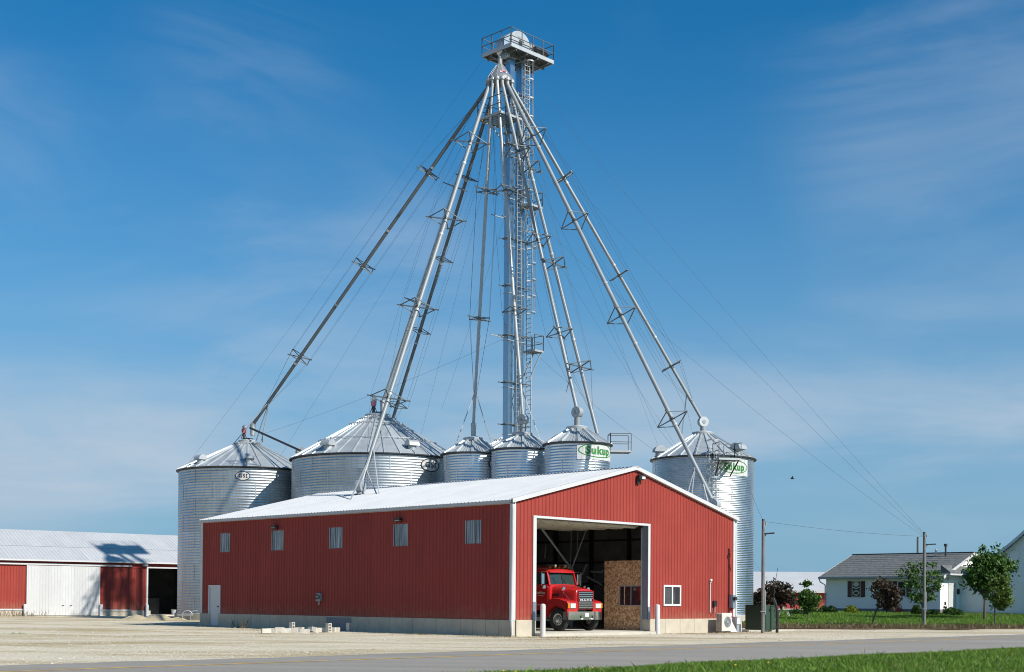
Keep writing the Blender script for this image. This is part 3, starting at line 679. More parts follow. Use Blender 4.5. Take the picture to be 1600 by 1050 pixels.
# sliding door panels
x = d0; i = 0
while x < d1-.05:
    e = min(d1, x+.9144); cols = rib_cols(x, e, .018, .2286); mm = MB()
    for q, of in cols: mm.v += [(q, -.10-of, .03), (q, -.10-of, 4.0)]
    mm.f = [(2*j, 2*j+2, 2*j+3, 2*j+1) for j in range(len(cols)-1)]; mm.build('sliding_door_panel', WHITE, lbw); x = e
for a in (d0-.06, d1-.02):
    mm = MB(); mm.box(a, a+.08, -.135, -.02, .03, 4.02); mm.build('sliding_door_stile', WTRIM, lbw)
dm = (d0+d1)/2
for q in (dm-.15, dm+.5):
    mm = MB(); mm.box(q, q+.18, -.15, -.12, .80, .84); mm.build('pull_handle', DKST, lbw)
for q in (d1+.12, o0-.16, d0-.2):
    mm = MB(); mm.bbox(q-.12, q+.12, -.34, -.14, -.1, .92, .03); mm.build('door_guide_post', WTRIM, lbw)
mm = MB(); mm.box(d1+.25, lpx(205), -.12, -.06, .40, .50); mm.build('bottom_rail', WTRIM, lbw)
mm = MB(); mm.box(d0-9, d0-.3, -.12, -.06, .42, .55); mm.build('bottom_rail', WTRIM, lbw)
for a in ((o0-.14, o0, 3.95), (o1, o1+.14, 3.95)):
    mm = MB(); mm.box(a[0], a[1], -.06, .12, .0, a[2]); mm.build('door_trim', WTRIM, lbw)
mm = MB(); mm.box(o0-.14, o1+.14, -.065, .12, 3.95, 4.08); mm.build('door_header', WTRIM, lbw)
mm = MB(); mm.bbox(o0-.55, o0-.1, -.3, -.06, 4.1, 4.3, .03); mm.build('wall_lamp', GREYP, lbw)
mm = MB(); mm.box(s_l, s_r-.1, .2, 12.1, -.2, .06); mm.build('floor_slab', SLAB, lbw)
mm = MB(); mm.quad((s_l, 12.0, 0), (s_r, 12.0, 0), (s_r, 12.0, LE), (s_l, 12.0, LE)); mm.quad((o0-5, .2, 0), (o0-5, 12, 0), (o0-5, 12, LE), (o0-5, .2, LE)); mm.quad((o1+3, .2, 0), (o1+3, .2, LE), (o1+3, 12, LE), (o1+3, 12, 0)); mm.quad((s_l, 0.3, LE-.1), (s_r, .3, LE-.1), (s_r, 12, LE-.1), (s_l, 12, LE-.1)); mm.build('inner_liner', LINER, lbw)
# ================================================================== GRAIN BINS
def polar(r, th): return (r*math.sin(th), -r*math.cos(th))
def make_bin(label, px, D, RR, eave, captop, rc, nroof, pitch, wallmat, roofmat, z0=.0, base=.45, seg=96, ribw=.05, ribh=.07, amp=.010, minor=False):
    X = ray(px, 700); X = X[0]/X[1]*D
    b = thing('grain_bin', label, 'grain bin', (X, D, z0), 0, 'galvanized grain bins')
    mm = MB(); mm.lathe([(RR+.18, -.3), (RR+.18, base-.02), (RR+.16, base), (0.01, base)], 64); mm.build('foundation_ring', CONC, b, True)
    n = max(4, round(1.05/pitch)); hgt = eave-base; nr = max(1, round(hgt/(n*pitch))); rh = hgt/nr; p = rh/n
    prof = [(RR+amp*math.cos(2*math.pi*i/6), p*i/6) for i in range(6*n+1)]
    mm = MB(); mm.lathe(prof, seg); me = mm.mesh('wall_ring', wallmat, 180)
    for k in range(nr):
        o = obj('wall_ring', me, b, loc=(0, 0, base+k*rh), rz=0)
        # bolted vertical lap seams of this ring
    sm_ = MB(); rs = random.Random(int(px))
    for k in range(nr):
        ns = max(6, int(2*math.pi*RR/2.75)); off = (k % 2)*.5
        for j in range(ns):
            th = 2*math.pi*(j+off)/ns; a = polar(RR+amp+.002, th); t_ = (math.cos(th)*.035, math.sin(th)*.035)
            za, zb_ = base+k*rh+.02, base+(k+1)*rh-.02
            sm_.quad((a[0]-t_[0], a[1]-t_[1], za), (a[0]+t_[0], a[1]+t_[1], za), (a[0]+t_[0], a[1]+t_[1], zb_), (a[0]-t_[0], a[1]-t_[1], zb_))
    sm_.build('sheet_seams', wallmat, b, kind='stuff')
    # roof wedges
    zc_ = captop-.22; re_ = RR+.12; dth = 2*math.pi/nroof; ze_ = eave-.02
    mm = MB()
    pts = lambda r, th, dz=0: (r*math.sin(th), -r*math.cos(th), ze_+(zc_-ze_)*(re_-r)/(re_-rc)+dz)
    h_ = dth/2
    mm.quad(pts(re_, -h_), pts(re_, h_), pts(rc, h_), pts(rc, -h_))
    wa, wb = ribw/re_, ribw*.8/max(rc, .3)
    mm.add([pts(re_+.05, -h_-wa, -.01), pts(re_+.05, -h_+wa, -.01), pts(rc, -h_+wb, 0), pts(rc, -h_-wb, 0), pts(re_+.05, -h_-wa*.7, ribh), pts(re_+.05, -h_+wa*.7, ribh), pts(rc, -h_+wb*.7, ribh), pts(rc, -h_-wb*.7, ribh)],
           [(0, 1, 5, 4), (1, 2, 6, 5), (2, 3, 7, 6), (3, 0, 4, 7), (4, 5, 6, 7)])
    if minor:
        k_ = 6
        for i in range(1, k_):
            th = -h_+dth*i/k_; w2 = .018/re_
            mm.add([pts(re_, th-w2, .002), pts(re_, th+w2, .002), pts(rc*1.25, th+w2, .002), pts(rc*1.25, th-w2, .002), pts(re_, th, .022), pts(rc*1.25, th, .022)], [(0, 4, 5, 3), (1, 2, 5, 4), (0, 1, 4)])
    me = mm.mesh('roof_panel', roofmat)
    for i in range(nroof): obj('roof_panel', me, b, rz=dth*(i+.5))
    mm = MB(); mm.lathe([(RR+.015, eave-.14), (re_+.05, eave-.10), (re_+.06, eave-.03), (re_-.05, eave-.03)], seg); mm.build('eave_ring', DKST, b, True)
    mm = MB(); mm.lathe([(rc+.10, zc_-.05), (rc+.12, zc_+.10), (rc+.09, zc_+.14), (rc*.8, zc_+.16), (rc*.75, captop-.02), (rc*.6, captop), (.01, captop)], 28); mm.build('roof_cap', GALVL, b, 30)
    return b, X, D, RR, eave, zc_, re_, rc, z0
def roof_pt(B, th, r, dz=0):
    b, X, D, RR, eave, zc_, re_, rc, z0 = B
    x, y = polar(r, th); return Vector((x, y, eave-.02+(zc_-eave+.02)*(re_-r)/(re_-rc)+dz))
def roof_vent(B, th, r, size=.34):
    b = B[0]; p = roof_pt(B, th, r, .06); o = Vector((math.sin(th), -math.cos(th), 0)); t_ = Vector((math.cos(th), math.sin(th), 0))
    mm = MB(); n = 10; vs = []
    for s in (-1, 1):
        for i in range(n+1):
            a = math.pi*i/n; vs.append(p+t_*s*size*.9+o*(size*math.cos(a))*1.0+Vector((0, 0, size*.25+size*math.sin(a))))
    fs = [(i, i+1, n+2+i, n+1+i) for i in range(n)]+[tuple(range(n+1)), tuple(range(2*n+1, n, -1))]
    mm.add(vs, fs); q = mm.build('roof_vent', GALVL, b, 40)
    mm = MB(); mm.cyl(p-Vector((0, 0, .2)), p+Vector((0, 0, size*.4)), size*.7, n=12); mm.build('vent_neck', GALVL, q, 40)
def bend(B, th0, off=.03):
    RR = B[3]
    return lambda u, v: ((RR+off)*math.sin(th0+u/RR), -(RR+off)*math.cos(th0+u/RR), v)
def cyl_patch(B, th0, z, hw, hh, off, mat, name, parent, n=14):
    f = bend(B, th0, off); mm = MB()
    for i in range(n+1):
        u = -hw+2*hw*i/n; mm.v += [f(u, z-hh), f(u, z+hh)]
    mm.f = [(2*i, 2*i+2, 2*i+3, 2*i+1) for i in range(n)]; return mm.build(name, mat, parent)
def cyl_oval(B, th0, z, rx, ry, off, mat, name, parent, inner=None, n=48):
    f = bend(B, th0, off); mm = MB()
    for i in range(n):
        a = 2*math.pi*i/n; mm.v.append(f(rx*math.cos(a), z+ry*math.sin(a)))
        if inner: mm.v.append(f(inner[0]*math.cos(a), z+inner[1]*math.sin(a)))
    if inner: mm.f = [(2*i, 2*((i+1) % n), 2*((i+1) % n)+1, 2*i+1) for i in range(n)]
    else: mm.f = [tuple(range(n))]
    return mm.build(name, mat, parent)
def cyl_text(B, th0, z, s, size, off, mat, name, parent, bold=0., sx=1., sy=1., sp=1., dx=0., dz=0.):
    f = bend(B, th0, off); vs, fs = text_mesh(s, size, bold, sp); mm = MB(); mm.add([f(x*sx+dx, z+dz+y*sy) for x, y, _ in vs], fs); return mm.build(name, mat, parent)
def oval_sign(B, th0, z, rx, ry):
    b = B[0]
    # white oval built as strips so that it follows the curved wall
    f = bend(B, th0, .035); mm = MB(); n = 20
    for i in range(n+1):
        u = -rx+2*rx*i/n; hh = ry*math.sqrt(max(0, 1-(u/rx)**2)); mm.v += [f(u, z-hh), f(u, z+hh)]
    mm.f = [(2*i, 2*i+2, 2*i+3, 2*i+1) for i in range(n)]; s = mm.build('oval_sign', WHITE, b)
    cyl_oval(B, th0, z, rx, ry, .045, BLACKS, 'sign_rim', s, (rx*.90, ry*.87))
    cyl_text(B, th0, z, 'GSI', ry*1.15, .046, BLACKS, 'sign_lettering', s, .012*ry/.4, 1.0*rx/ry*.60, 1.0, 1.22)
    # slab serifs of the last letter
    mm = MB(); w_ = rx*.13; x0 = rx*.545
    for zz in (ry*.37, -ry*.37):
        mm.add([f(x0-w_, z+zz-ry*.05), f(x0+w_, z+zz-ry*.05), f(x0+w_, z+zz+ry*.05), f(x0-w_, z+zz+ry*.05)], [(0, 1, 2, 3)])
    for k in range(len(mm.v)): mm.v[k] = (mm.v[k][0]*1.004, mm.v[k][1]*1.004, mm.v[k][2])
    mm.build('sign_serif', BLACKS, s)
def green_sign(B, th0, z, hw, hh):
    s = cyl_patch(B, th0, z, hw, hh, .035, WHITE, 'white_sign', B[0])
    cyl_oval(B, th0, z+.02, hw*.96, hh*.80, .042, GREENS, 'sign_oval', s, (hw*.91, hh*.70))
    cyl_text(B, th0, z, 'Sukup', hh*1.16, .045, GREENS, 'sign_lettering', s, .03, .98*hw/1.25, 1.0, 1.15, 0., .0)
ze = lambda py, px, D: at(px, py, D).z
SUK = dict(nroof=12, pitch=.157, wallmat=GALVB, roofmat=GALVR, ribw=.10, ribh=.09, minor=True, amp=.013)
B1 = make_bin('wide grain bin farthest left, behind the barn\'s rear corner, with small oval sign', 387, 96., 4.80, 10.55, 12.90, .55, 32, .18, GALV, GALVR)
B2 = make_bin('widest grain bin rising behind the barn roof, with oval sign at its right', 590, 91., 5.76, 10.9, 14.15, .75, 36, .18, GALV, GALVR)
B3 = make_bin('leftmost of the three slim grain bins behind the barn ridge', 739.6, 85.9, 1.95, 10.85, 11.98, .56, **SUK)
B4 = make_bin('middle one of the three slim grain bins, directly in front of the tower', 817, 83.3, 1.95, 10.85, 11.98, .56, **SUK)
B5 = make_bin('slim grain bin with green oval sign, nearest the barn gable peak', 902, 80., 1.95, 10.85, 11.98, .56, **SUK)
B6 = make_bin('grain bin standing alone at right of the barn, with green sign and ladder', 1098.5, 89., 3.34, 10.75, 12.65, .62, 22, .115, GALVB, GALVR, z0=0.2, ribw=.06, ribh=.08, amp=.010)
B7 = make_bin('large grain bin mostly hidden behind the slim bins and tower', 808, 101., 5.6, 11.2, 14.2, .75, 34, .18, GALV, GALVR)
oval_sign(B1, R(7.5), 9.85, .50, .31); oval_sign(B2, R(42), 10.22, .76, .43); oval_sign(B3, R(52), 10.1, .72, .44)
green_sign(B5, R(38.5), 10.30, 1.42, .53); green_sign(B6, R(29), 9.98, 1.22, .54)
for th in (2, -52, -115, 120): roof_vent(B1, R(th+11), 4.05, .36)
for th in (-38, 25, 88, -100, 150): roof_vent(B2, R(th+6), 5.2, .40)
for th in (-74, 50, 160): roof_vent(B6, R(th-8), 2.95, .42)
# roof rings with lug steps on the large bins
def roof_ring(B, r, lugs, spike=.12):
    b = B[0]; n = 72; mm = MB(); pts = []
    mm.tube([roof_pt(B, 2*math.pi*i/n, r, .10) for i in range(n+1)], .022, 6, False)
    for i in range(lugs):
        th = 2*math.pi*(i+.5)/lugs; p = roof_pt(B, th, r, .05); mm.bar(p, p+Vector((0, 0, spike)), .05); q = roof_pt(B, th+.5*math.pi/lugs, r, spike); mm.bar(p+Vector((0, 0, spike)), q, .03)
    mm.build('roof_ring', GALVL, b)
roof_ring(B2, 4.0, 36); roof_ring(B2, 1.9, 36); roof_ring(B2, 1.25, 30); roof_ring(B7, 3.9, 34); roof_ring(B7, 1.7, 34); roof_ring(B1, 1.0, 24)
# fill-point machinery on the two big left bins
def fill_gate(B, capcol, motor, th, sc=1.):
    b = B[0]; z = B[5]+.30; root = None
    mm = MB(); x, y = polar(.32*sc, th)
    mm.cyl((x, y, z), (x, y, z+.38*sc), .10*sc, n=10)
    for s in (-1, 1): mm.bar((x+s*.22*sc, y, z-.05), (x+s*.06*sc, y, z+.42*sc), .05*sc)
    root = mm.build('fill_gate', DKST, b, True)
    mm = MB(); mm.cyl((x, y, z+.38*sc), (x, y, z+.72*sc), .17*sc, .20*sc, n=14); mm.build('gate_motor', motor, root, True)
    mm = MB(); mm.ell((x+.04, y, z+.86*sc), .2*sc, .2*sc, .17*sc, 14, 8); mm.build('motor_cap', capcol, root, True)
    mm = MB(); mm.lathe([(.42*sc, z-.06), (.42*sc, z-.01), (.02, z-.01)], 20, (0, 0, 0)); mm.build('gate_plate', DKST, root, True)
PINK = pm('pink_enamel', (.55, .20, .24), .5); MRED = pm('motor_red', (.32, .03, .04), .5)
fill_gate(B2, WHITE, PINK, R(-60), 1.0); fill_gate(B1, GREYP, MRED, R(-60), .9)
# ladders
def ladder(mm, p, q, wv, w_=.2, step=.3, r=.03):
    p, q = Vector(p), Vector(q); wv = Vector(wv)*w_
    mm.bar(p-wv, q-wv, .05); mm.bar(p+wv, q+wv, .05); n = int((q-p).length/step)
    for i in range(1, n): c = p+(q-p)*i/n; mm.bar(c-wv, c+wv, r)
def cage(mm, p, z0, z1, out, wv, r=.36, hoop=.95, nb=5):
    p = Vector(p); out = Vector(out); wv = Vector(wv); k = max(1, int(round((z1-z0)/hoop))); rows = []
    for i in range(k+1):
        z = z0+(z1-z0)*i/k; pts = []
        for j in range(9):
            a = math.pi*(-.08+1.16*j/8); pts.append(Vector((p.x, p.y, z))+wv*(-math.cos(a))*r+out*(math.sin(a)*r*1.25+.05))
        for a_, b_ in zip(pts, pts[1:]): mm.bar(a_, b_, .02, .07)
        rows.append(pts)
    for j in range(0, 9, 2): mm.bar(rows[0][j], rows[-1][j], .03, .012)
lad = R(2); b = B6[0]
mm = MB(); x, y = polar(3.55, lad); o = polar(1, lad); t_ = (math.cos(lad), math.sin(lad), 0)
ladder(mm, (x, y, 3), (x, y, 11.4), t_, .24); cage(mm, (x, y, 0), 4.5, 11.6, (o[0], o[1], 0), t_, .40, .8); mm.build('caged_ladder', GALVL, b)
def platform(parent, c, u, v, a, b_, z, rail=1.0, name='service_platform', toe=.12, gaps=(), solid=False):
    c, u, v = Vector(c), Vector(u), Vector(v); mm = MB(); P = lambda s, t, zz: (c.x+u.x*s+v.x*t, c.y+u.y*s+v.y*t, zz)
    cs = [(-a, -b_), (a, -b_), (a, b_), (-a, b_)]
    for i in range(4): mm.bar(P(*cs[i], z), P(*cs[(i+1) % 4], z), .05, toe)
    pl = mm.build(name, GALVL, parent)
    n = max(2, int(2*a/.24)); mm = MB()
    if solid: mm.bar(P(0, -b_, z-.0), P(0, b_, z-.0), 2*a-.06, .02)
    else:
        for i in range(n): s = -a+2*a*(i+.5)/n; mm.bar(P(s, -b_, z-.03), P(s, b_, z-.03), 2*a/n*.62, .03)
    mm.build('floor_grating', BRKT, pl, kind='stuff'); mm = MB()
    for i in range(4):
        if i in gaps: continue
        p, q = Vector(P(*cs[i], 0)), Vector(P(*cs[(i+1) % 4], 0)); k = max(1, int(round((q-p).length/1.0)))
        for j in range(k+1): r_ = p+(q-p)*j/k; mm.bar((r_.x, r_.y, z), (r_.x, r_.y, z+rail), .045)
        for h_ in (rail, rail*.52): mm.bar((p.x, p.y, z+h_), (q.x, q.y, z+h_), .04)
    mm.build('guard_rail', BRKT, pl); return pl
x, y = polar(4.0, R(14)); platform(b, (x, y, 0), (math.cos(R(14)), math.sin(R(14)), 0), polar(1, R(14))+(0,), .75, .5, 10.35, 1.05, gaps=(2,))
mm = MB()
for s in (-.6, .6):
    for dr in (0,): xx = polar(3.4, R(14)+s/4); x2 = polar(4.4, R(14)+s/4); mm.bar((xx[0], xx[1], 9.4), (x2[0], x2[1], 10.3), .06)
mm.build('platform_bracket', DKST, b)
b = B5[0]; x, y = polar(2.55, R(95)); platform(b, (x, y, 0), (math.cos(R(95)), math.sin(R(95)), 0), polar(1, R(95))+(0,), .5, .62, 10.45, 1.05, gaps=(2,))
# ================================================================== BUCKET ELEVATOR TOWER
TC = Vector((.45, 87.45, 0)); GU = Vector((G[0], G[1], 0)); LU = Vector((LV[0], LV[1], 0))
tw = thing('elevator_tower', 'tall galvanized bucket elevator tower with railed top platform', 'tower', TC, YAW)
PZ = 37.03; OFX, OFY = -.217, .222
for a in (-1.17, -.17):
    z = 0.; i = 0
    while z < PZ-.05:
        e = min(PZ-.0, z+3.06); mm = MB(); mm.box(a-.21, a+.21, -.23, .23, z+.004, e-.004); s = mm.build('trunk_section', TRUNK, tw)
        mm = MB(); mm.box(a-.25, a+.25, -.27, .27, e-.05, e-.006); mm.build('trunk_flange', GALVL, s); z = e
zt_ = lambda py: at(805, py, 87.2).z
for py in (600, 665, 593-66, 450, 377, 303, 232, 214, 150):
    z = zt_(py); mm = MB()
    for q in (-.30, .30): mm.bar((-1.75, q, z), (.75, q, z), .06)
    for q in (-1.5, -.67, .15): mm.bar((q, -.34, z), (q, .34, z), .05)
    mm.build('tie_frame', BRKT, tw)
for py in (345, 530, 690):
    z = zt_(py); mm = MB(); mm.bar((-2.3, -.4, z-.1), (-1.2, .1, z), .05); mm.bar((-2.3, .5, z+.1), (-1.2, .2, z), .05); mm.build('guy_outrigger', GALVP, tw)
# cross bracing between the trunks
mm = MB(); zz = 3.
k = 0
while zz < 33:
    mm.bar((-.96, -.2, zz), (-.38, -.2, zz+1.9), .035); mm.bar((-.38, -.2, zz+1.9), (-.96, -.2, zz+3.8), .035); zz += 3.8
mm.build('cross_bracing', BRKT, tw)
zA, zB = zt_(547), zt_(325)
mm = MB(); ladder(mm, (.42, -.35, 2), (.42, -.35, zA+1), (0, 1, 0), .22); ladder(mm, (.42, -.35, zA), (.42, -.35, zB+1.0), (0, 1, 0), .22); cage(mm, (.42, -.35, 0), zt_(486), zt_(332), (1, 0, 0), (0, 1, 0), .34, 1.1); mm.build('caged_ladder', GALVL, tw)
mm = MB(); ladder(mm, (-.1, -.5, zB), (-.1, -.5, PZ), (1, 0, 0), .22); cage(mm, (-.1, -.5, 0), zt_(300), PZ-.4, (0, -1, 0), (1, 0, 0), .36, 1.15); mm.build('caged_ladder', GALVL, tw)
mm = MB(); ladder(mm, (-.67, -.45, 2), (-.67, -.45, zt_(150)), (1, 0, 0), .2); mm.build('inner_ladder', GALVP, tw)
platform(tw, (.85, -.35, 0), (1, 0, 0), (0, 1, 0), .42, .5, zA, 1.05, gaps=(3,))
platform(tw, (.1, -.72, 0), (1, 0, 0), (0, 1, 0), .62, .45, zB, 1.0, gaps=(2,))
mm = MB()
for s in (-.7, .0): mm.bar((1.2, s, zA-.05), (.1, s, zA-2.0), .06)
mm.bar((.6, -1.1, zB-.05), (-.1, -.3, zB-1.7), .05); mm.bar((-.4, -1.1, zB-.05), (-.3, -.3, zB-1.7), .05); mm.build('platform_strut', GALVP, tw)
# top platform
pl = platform(tw, (OFX, OFY, 0), (1, 0, 0), (0, 1, 0), 2.0, 1.33, PZ, 1.12, 'top_platform', .24, (), True)
mm = MB()
for q in (-1.5, -.5, .5, 1.5): mm.bar((OFX+q, OFY-1.3, PZ-.16), (OFX+q, OFY+1.3, PZ-.16), .08, .16)
mm.bar((OFX-1.95, OFY-.5, PZ-.2), (OFX+1.95, OFY-.5, PZ-.2), .1, .2); mm.bar((OFX-1.95, OFY+.5, PZ-.2), (OFX+1.95, OFY+.5, PZ-.2), .1, .2); mm.build('platform_joist', BRKT, pl)
# elevator head
mm = MB(); poly = [(-1.55, 0)]+[(-.67-.88*math.cos(math.pi*i/12), .80+.66*math.sin(math.pi*i/12)) for i in range(13)]+[(.21, 0)]
mm.prism(poly, lambda a, c: (a, -.42, PZ+.03+c), lambda a, c: (a, .42, PZ+.03+c)); hd = mm.build('elevator_head', pm('pale_coated_steel', (.50, .52, .54), .4, .3), tw, 30)
mm = MB(); mm.box(-1.62, .28, -.47, .47, PZ+.74, PZ+.80); mm.build('head_flange', GALVL, hd)
mm = MB(); mm.prism([(-1.56, 1.1), (-2.1, .7), (-2.1, -.1), (-1.75, -.4), (-1.56, -.4)], lambda a, c: (a, -.36, PZ+c), lambda a, c: (a, .36, PZ+c)); mm.build('discharge_chute', GALV, hd)
mm = MB(); mm.cyl((.3, -.75, PZ+.5), (1.3, -.75, PZ+.5), .22, n=14); mm.cyl((1.3, -.75, PZ+.5), (1.5, -.75, PZ+.5), .18, n=14); mm.box(.35, 1.25, -.95, -.55, PZ+.03, PZ+.3); mm.build('drive_motor', DKST, hd, 40)
mm = MB(); mm.bbox(.22, .62, -.5, .35, PZ+.35, PZ+1.0, .03); mm.cyl((-.67, -.42, PZ+.8), (-.67, -.62, PZ+.8), .16, n=12); mm.build('gear_reducer', GREYP, hd, 40)
mm = MB(); mm.box(-.9, -.55, -.428, -.42, PZ+.95, PZ+1.15); mm.build('head_plate', GREYP, hd)
# distributor cone
dc = (-2.29, -.17, 0); RZ = at(783, 126, 85.7).z; AZ = at(786, 97, 85.7).z
mm = MB(); mm.lathe([(.14, AZ+.25), (.16, AZ-.1), (.24, AZ-.25), (.80, RZ+.10), (.83, RZ+.02), (.83, RZ-.12), (.01, RZ-.12)], 28, (dc[0], dc[1], 0)); dist = mm.build('distributor_cone', pm('dull_zinc_cone', (.24, .26, .275), .55, .3), tw, 30)
mm = MB()
for i in range(12): a = 2*math.pi*i/12; mm.bar((dc[0]+.245*math.cos(a), dc[1]+.245*math.sin(a), AZ-.24), (dc[0]+.81*math.cos(a), dc[1]+.81*math.sin(a), RZ+.1), .03)
mm.build('cone_ribs', GALVL, dist)
mm = MB(); mm.tube([(dc[0], dc[1], AZ+.2), (-1.95, -.2, PZ-.35), (-1.85, 0, PZ-.2)], .17, 12); mm.build('inlet_pipe', GALVP, dist, True)
def logo(mat, rx, ry, dz, name, par):
    mm = MB(); n = 20; th0 = R(22)-YAW
    for i in range(n):
        a = 2*math.pi*i/n; u, v = rx*math.cos(a), ry*math.sin(a)+dz; z = RZ+.34+v; r = .815-(z-RZ-.1)/(AZ-.25-RZ-.1)*.56+.012+(.004 if rx < .24 else 0); th = th0+u/r
        mm.v.append((dc[0]+r*math.sin(th), dc[1]-r*math.cos(th), z))
    mm.f = [tuple(range(n))]; return mm.build(name, mat, par)
lg = logo(WHITE, .26, .13, 0, 'distributor_sticker', dist); logo(REDS, .20, .045, .05, 'sticker_stripe', lg); logo(BLUES, .17, .04, -.06, 'sticker_stripe', lg)
# distributor service platform
p2 = (-2.2, -.1, 0); z2 = at(778, 190, 86.2).z
sp2 = platform(tw, p2, (1, 0, 0), (0, 1, 0), .95, 1.05, z2, 1.15, 'distributor_platform', .14)
mm = MB(); mm.bar((-2.8, -.8, z2), (-1.2, -.1, z2-1.6), .06); mm.bar((-2.8, .5, z2), (-1.2, .1, z2-1.6), .06); mm.build('platform_strut', GALVP, sp2)
mm = MB(); mm.cyl((dc[0], dc[1], RZ-.12), (dc[0], dc[1], z2), .05, n=10); mm.build('distributor_column', GALVP, sp2, True)
# ================================================================== SPOUTS
DCW = Vector((TC.x+GU.x*dc[0]+LU.x*dc[1], TC.y+GU.y*dc[0]+LU.y*dc[1], RZ-.1))
def hit_roof(px, py):   # near slope of the main barn roof
    for D in np.arange(57, 90, .02):
        P = at(px, py, D); x, y, z = loc(P)
        if x > 0 and z < zr(x)+.03: return P
def spout(label, end, r, brackets, arm=.62, mat=GALVP, ang=None, endbox=None, legs=None, st=(0, 0), bang=0.):
    r *= .87
    end = Vector(end); d = end-DCW; hd_ = Vector((d.x, d.y, 0)).normalized()
    a0 = DCW+Vector((st[0], st[1], 0))
    sp = thing('grain_spout', label, 'spout pipe', end, 0, 'spout pipes fanning out from the tower'); O = end
    a1 = a0+Vector((0, 0, -.35)); k1 = a1+(end-a1).normalized()*.5
    mm = MB(); mm.tube([a0-O+Vector((0, 0, .15)), a1-O, k1-O, Vector((0, 0, 0))], r, 16); mm.build('pipe', mat, sp, 40)
    mm = MB(); mm.cyl(a0-O+Vector((0, 0, .05)), a0-O-Vector((0, 0, .1)), r+.06, n=14); mm.build('top_collar', GALVL, sp, 40)
    ax = (end-k1); L_ = ax.length; ax = ax.normalized(); side = ax.cross(Vector((0, 0, 1))).normalized(); up = side.cross(ax).normalized()
    rs = random.Random(label)
    nfl = int(L_/6.1)
    for i in range(1, nfl+1):
        c = k1+ax*(L_*i/(nfl+1)+rs.uniform(-.5, .5))-O; mm = MB(); mm.cyl(c-ax*.07, c+ax*.07, r+.022, n=14); mm.build('pipe_flange', GALVL, sp, 40)
    tips = []
    # where along the pipe each image row falls
    for py in brackets:
        lo, hi = 0., L_
        def rowof(t):
            P = k1+ax*t; z = P.z-H; yy = P.y*math.cos(PITCH)+z*math.sin(PITCH); zz = -P.y*math.sin(PITCH)+z*math.cos(PITCH); u, v = F*P.x/yy, -F*zz/yy
            return CYP+math.sin(ROLL)*u+math.cos(ROLL)*v
        for _ in range(40):
            m_ = (lo+hi)/2
            if rowof(m_) < py: lo = m_
            else: hi = m_
        c = k1+ax*lo-O; ca, sa = math.cos(bang), math.sin(bang); s1 = side*ca+up*sa; s2 = up*ca-side*sa
        mm = MB(); tp = [c+s1*arm, c+s2*arm, c-s1*arm, c-s2*arm]
        arm_ = arm*1.62; tp = [c+s1*arm_, c+s2*arm_*.85, c-s1*arm_, c-s2*arm_*.85]; mm.bar(c-s1*arm_*1.2, c+s1*arm_*1.2, .065); mm.bar(c-s2*arm_*.85, c+s2*arm_*.85, .055)
        for i in range(4): mm.bar(tp[i], tp[(i+1) % 4], .045)
        mm.cyl(c-ax*.08, c+ax*.08, r+.03, n=12); mm.build('truss_bracket', BRKT, sp); tips.append(tp)
    if tips:
        for i in range(4):
            chain = [k1-O+ax*.6]+[t_[i] for t_ in tips]+[Vector((0, 0, 0))-ax*1.2]
            mm = MB(); mm.tube(chain, .007, 4); mm.build('stay_cable', WIRE, sp)
    if endbox == 'drum':
        mm = MB(); c = Vector((0, 0, -.02)); mm.cyl(c-hd_*.02-side*.17, c+side*.17, .34, n=22); q = mm.build('end_drum', GALVL, sp, 40)
        mm = MB(); mm.cyl(c-side*.20, c+side*.20, .12, n=14); mm.cyl(c-Vector((0, 0, .3)), c-Vector((0, 0, .85)), .2, n=14); mm.build('drum_neck', GALVP, q, 40)
    elif endbox == 'elbow':
        mm = MB(); mm.cyl((0, 0, .12), (0, 0, -.78), r+.08, r+.05, n=14); q = mm.build('end_boot', GALVL, sp, 40)
    if legs:
        for p, t in legs:
            mm = MB(); mm.bar(Vector(p)-O, -ax*t, .055); mm.build('support_leg', GALVL, sp)
    return sp
def captop(B, dz=.0): return Vector((B[1], B[2], B[8]+B[5]+.28+dz))
c1_, c2_, c3_, c4_, c5_, c6_ = [captop(B) for B in (B1, B2, B3, B4, B5, B6)]
lg_ = lambda B, r, az: [(Vector((B[1], B[2], B[8]))+roof_pt(B, R(a), r, .05), 2.2) for a in az]
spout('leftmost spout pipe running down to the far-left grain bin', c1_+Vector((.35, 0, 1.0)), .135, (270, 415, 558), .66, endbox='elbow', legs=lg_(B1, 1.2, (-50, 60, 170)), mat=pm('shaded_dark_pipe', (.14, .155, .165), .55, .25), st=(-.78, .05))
spout('thin spout pipe ending at the cap of the widest grain bin', at(598, 628, 91.1), .115, (292, 472, ), .62, endbox='elbow', bang=.6, st=(-.74, .3))
e3 = hit_roof(563, 772)
spout('spout pipe passing in front of the widest bin to the white barn roof', e3+Vector((0, 0, .45)), .14, (222, 342, 480, 622), .66, endbox='drum', legs=[(hit_roof(548, 780), 1.8), (hit_roof(588, 771), 1.1), (hit_roof(592, 771), 2.6)], bang=.35, st=(-.68, -.35))
mm = MB(); mm.cyl((e3.x, e3.y, e3.z-.25), (e3.x, e3.y, e3.z+.22), .17, n=14); mm.cyl((e3.x, e3.y, e3.z-.02), (e3.x, e3.y, e3.z+.02), .3, n=16)
tag(mm.build('roof_inlet', GALVP, None, 40), 'short round inlet pipe standing on the white barn roof', 'pipe')
e4 = Vector((B2[1], B2[2], 0))+roof_pt(B2, R(115), 2.6, .05)
spout('dark spout pipe vanishing behind the roof of the widest bin', at(613, 657, 95.2), .13, (278, 405, 517, 633), .58, endbox='elbow', bang=.9, mat=MATS['shaded_dark_pipe'], st=(-.40, .6))
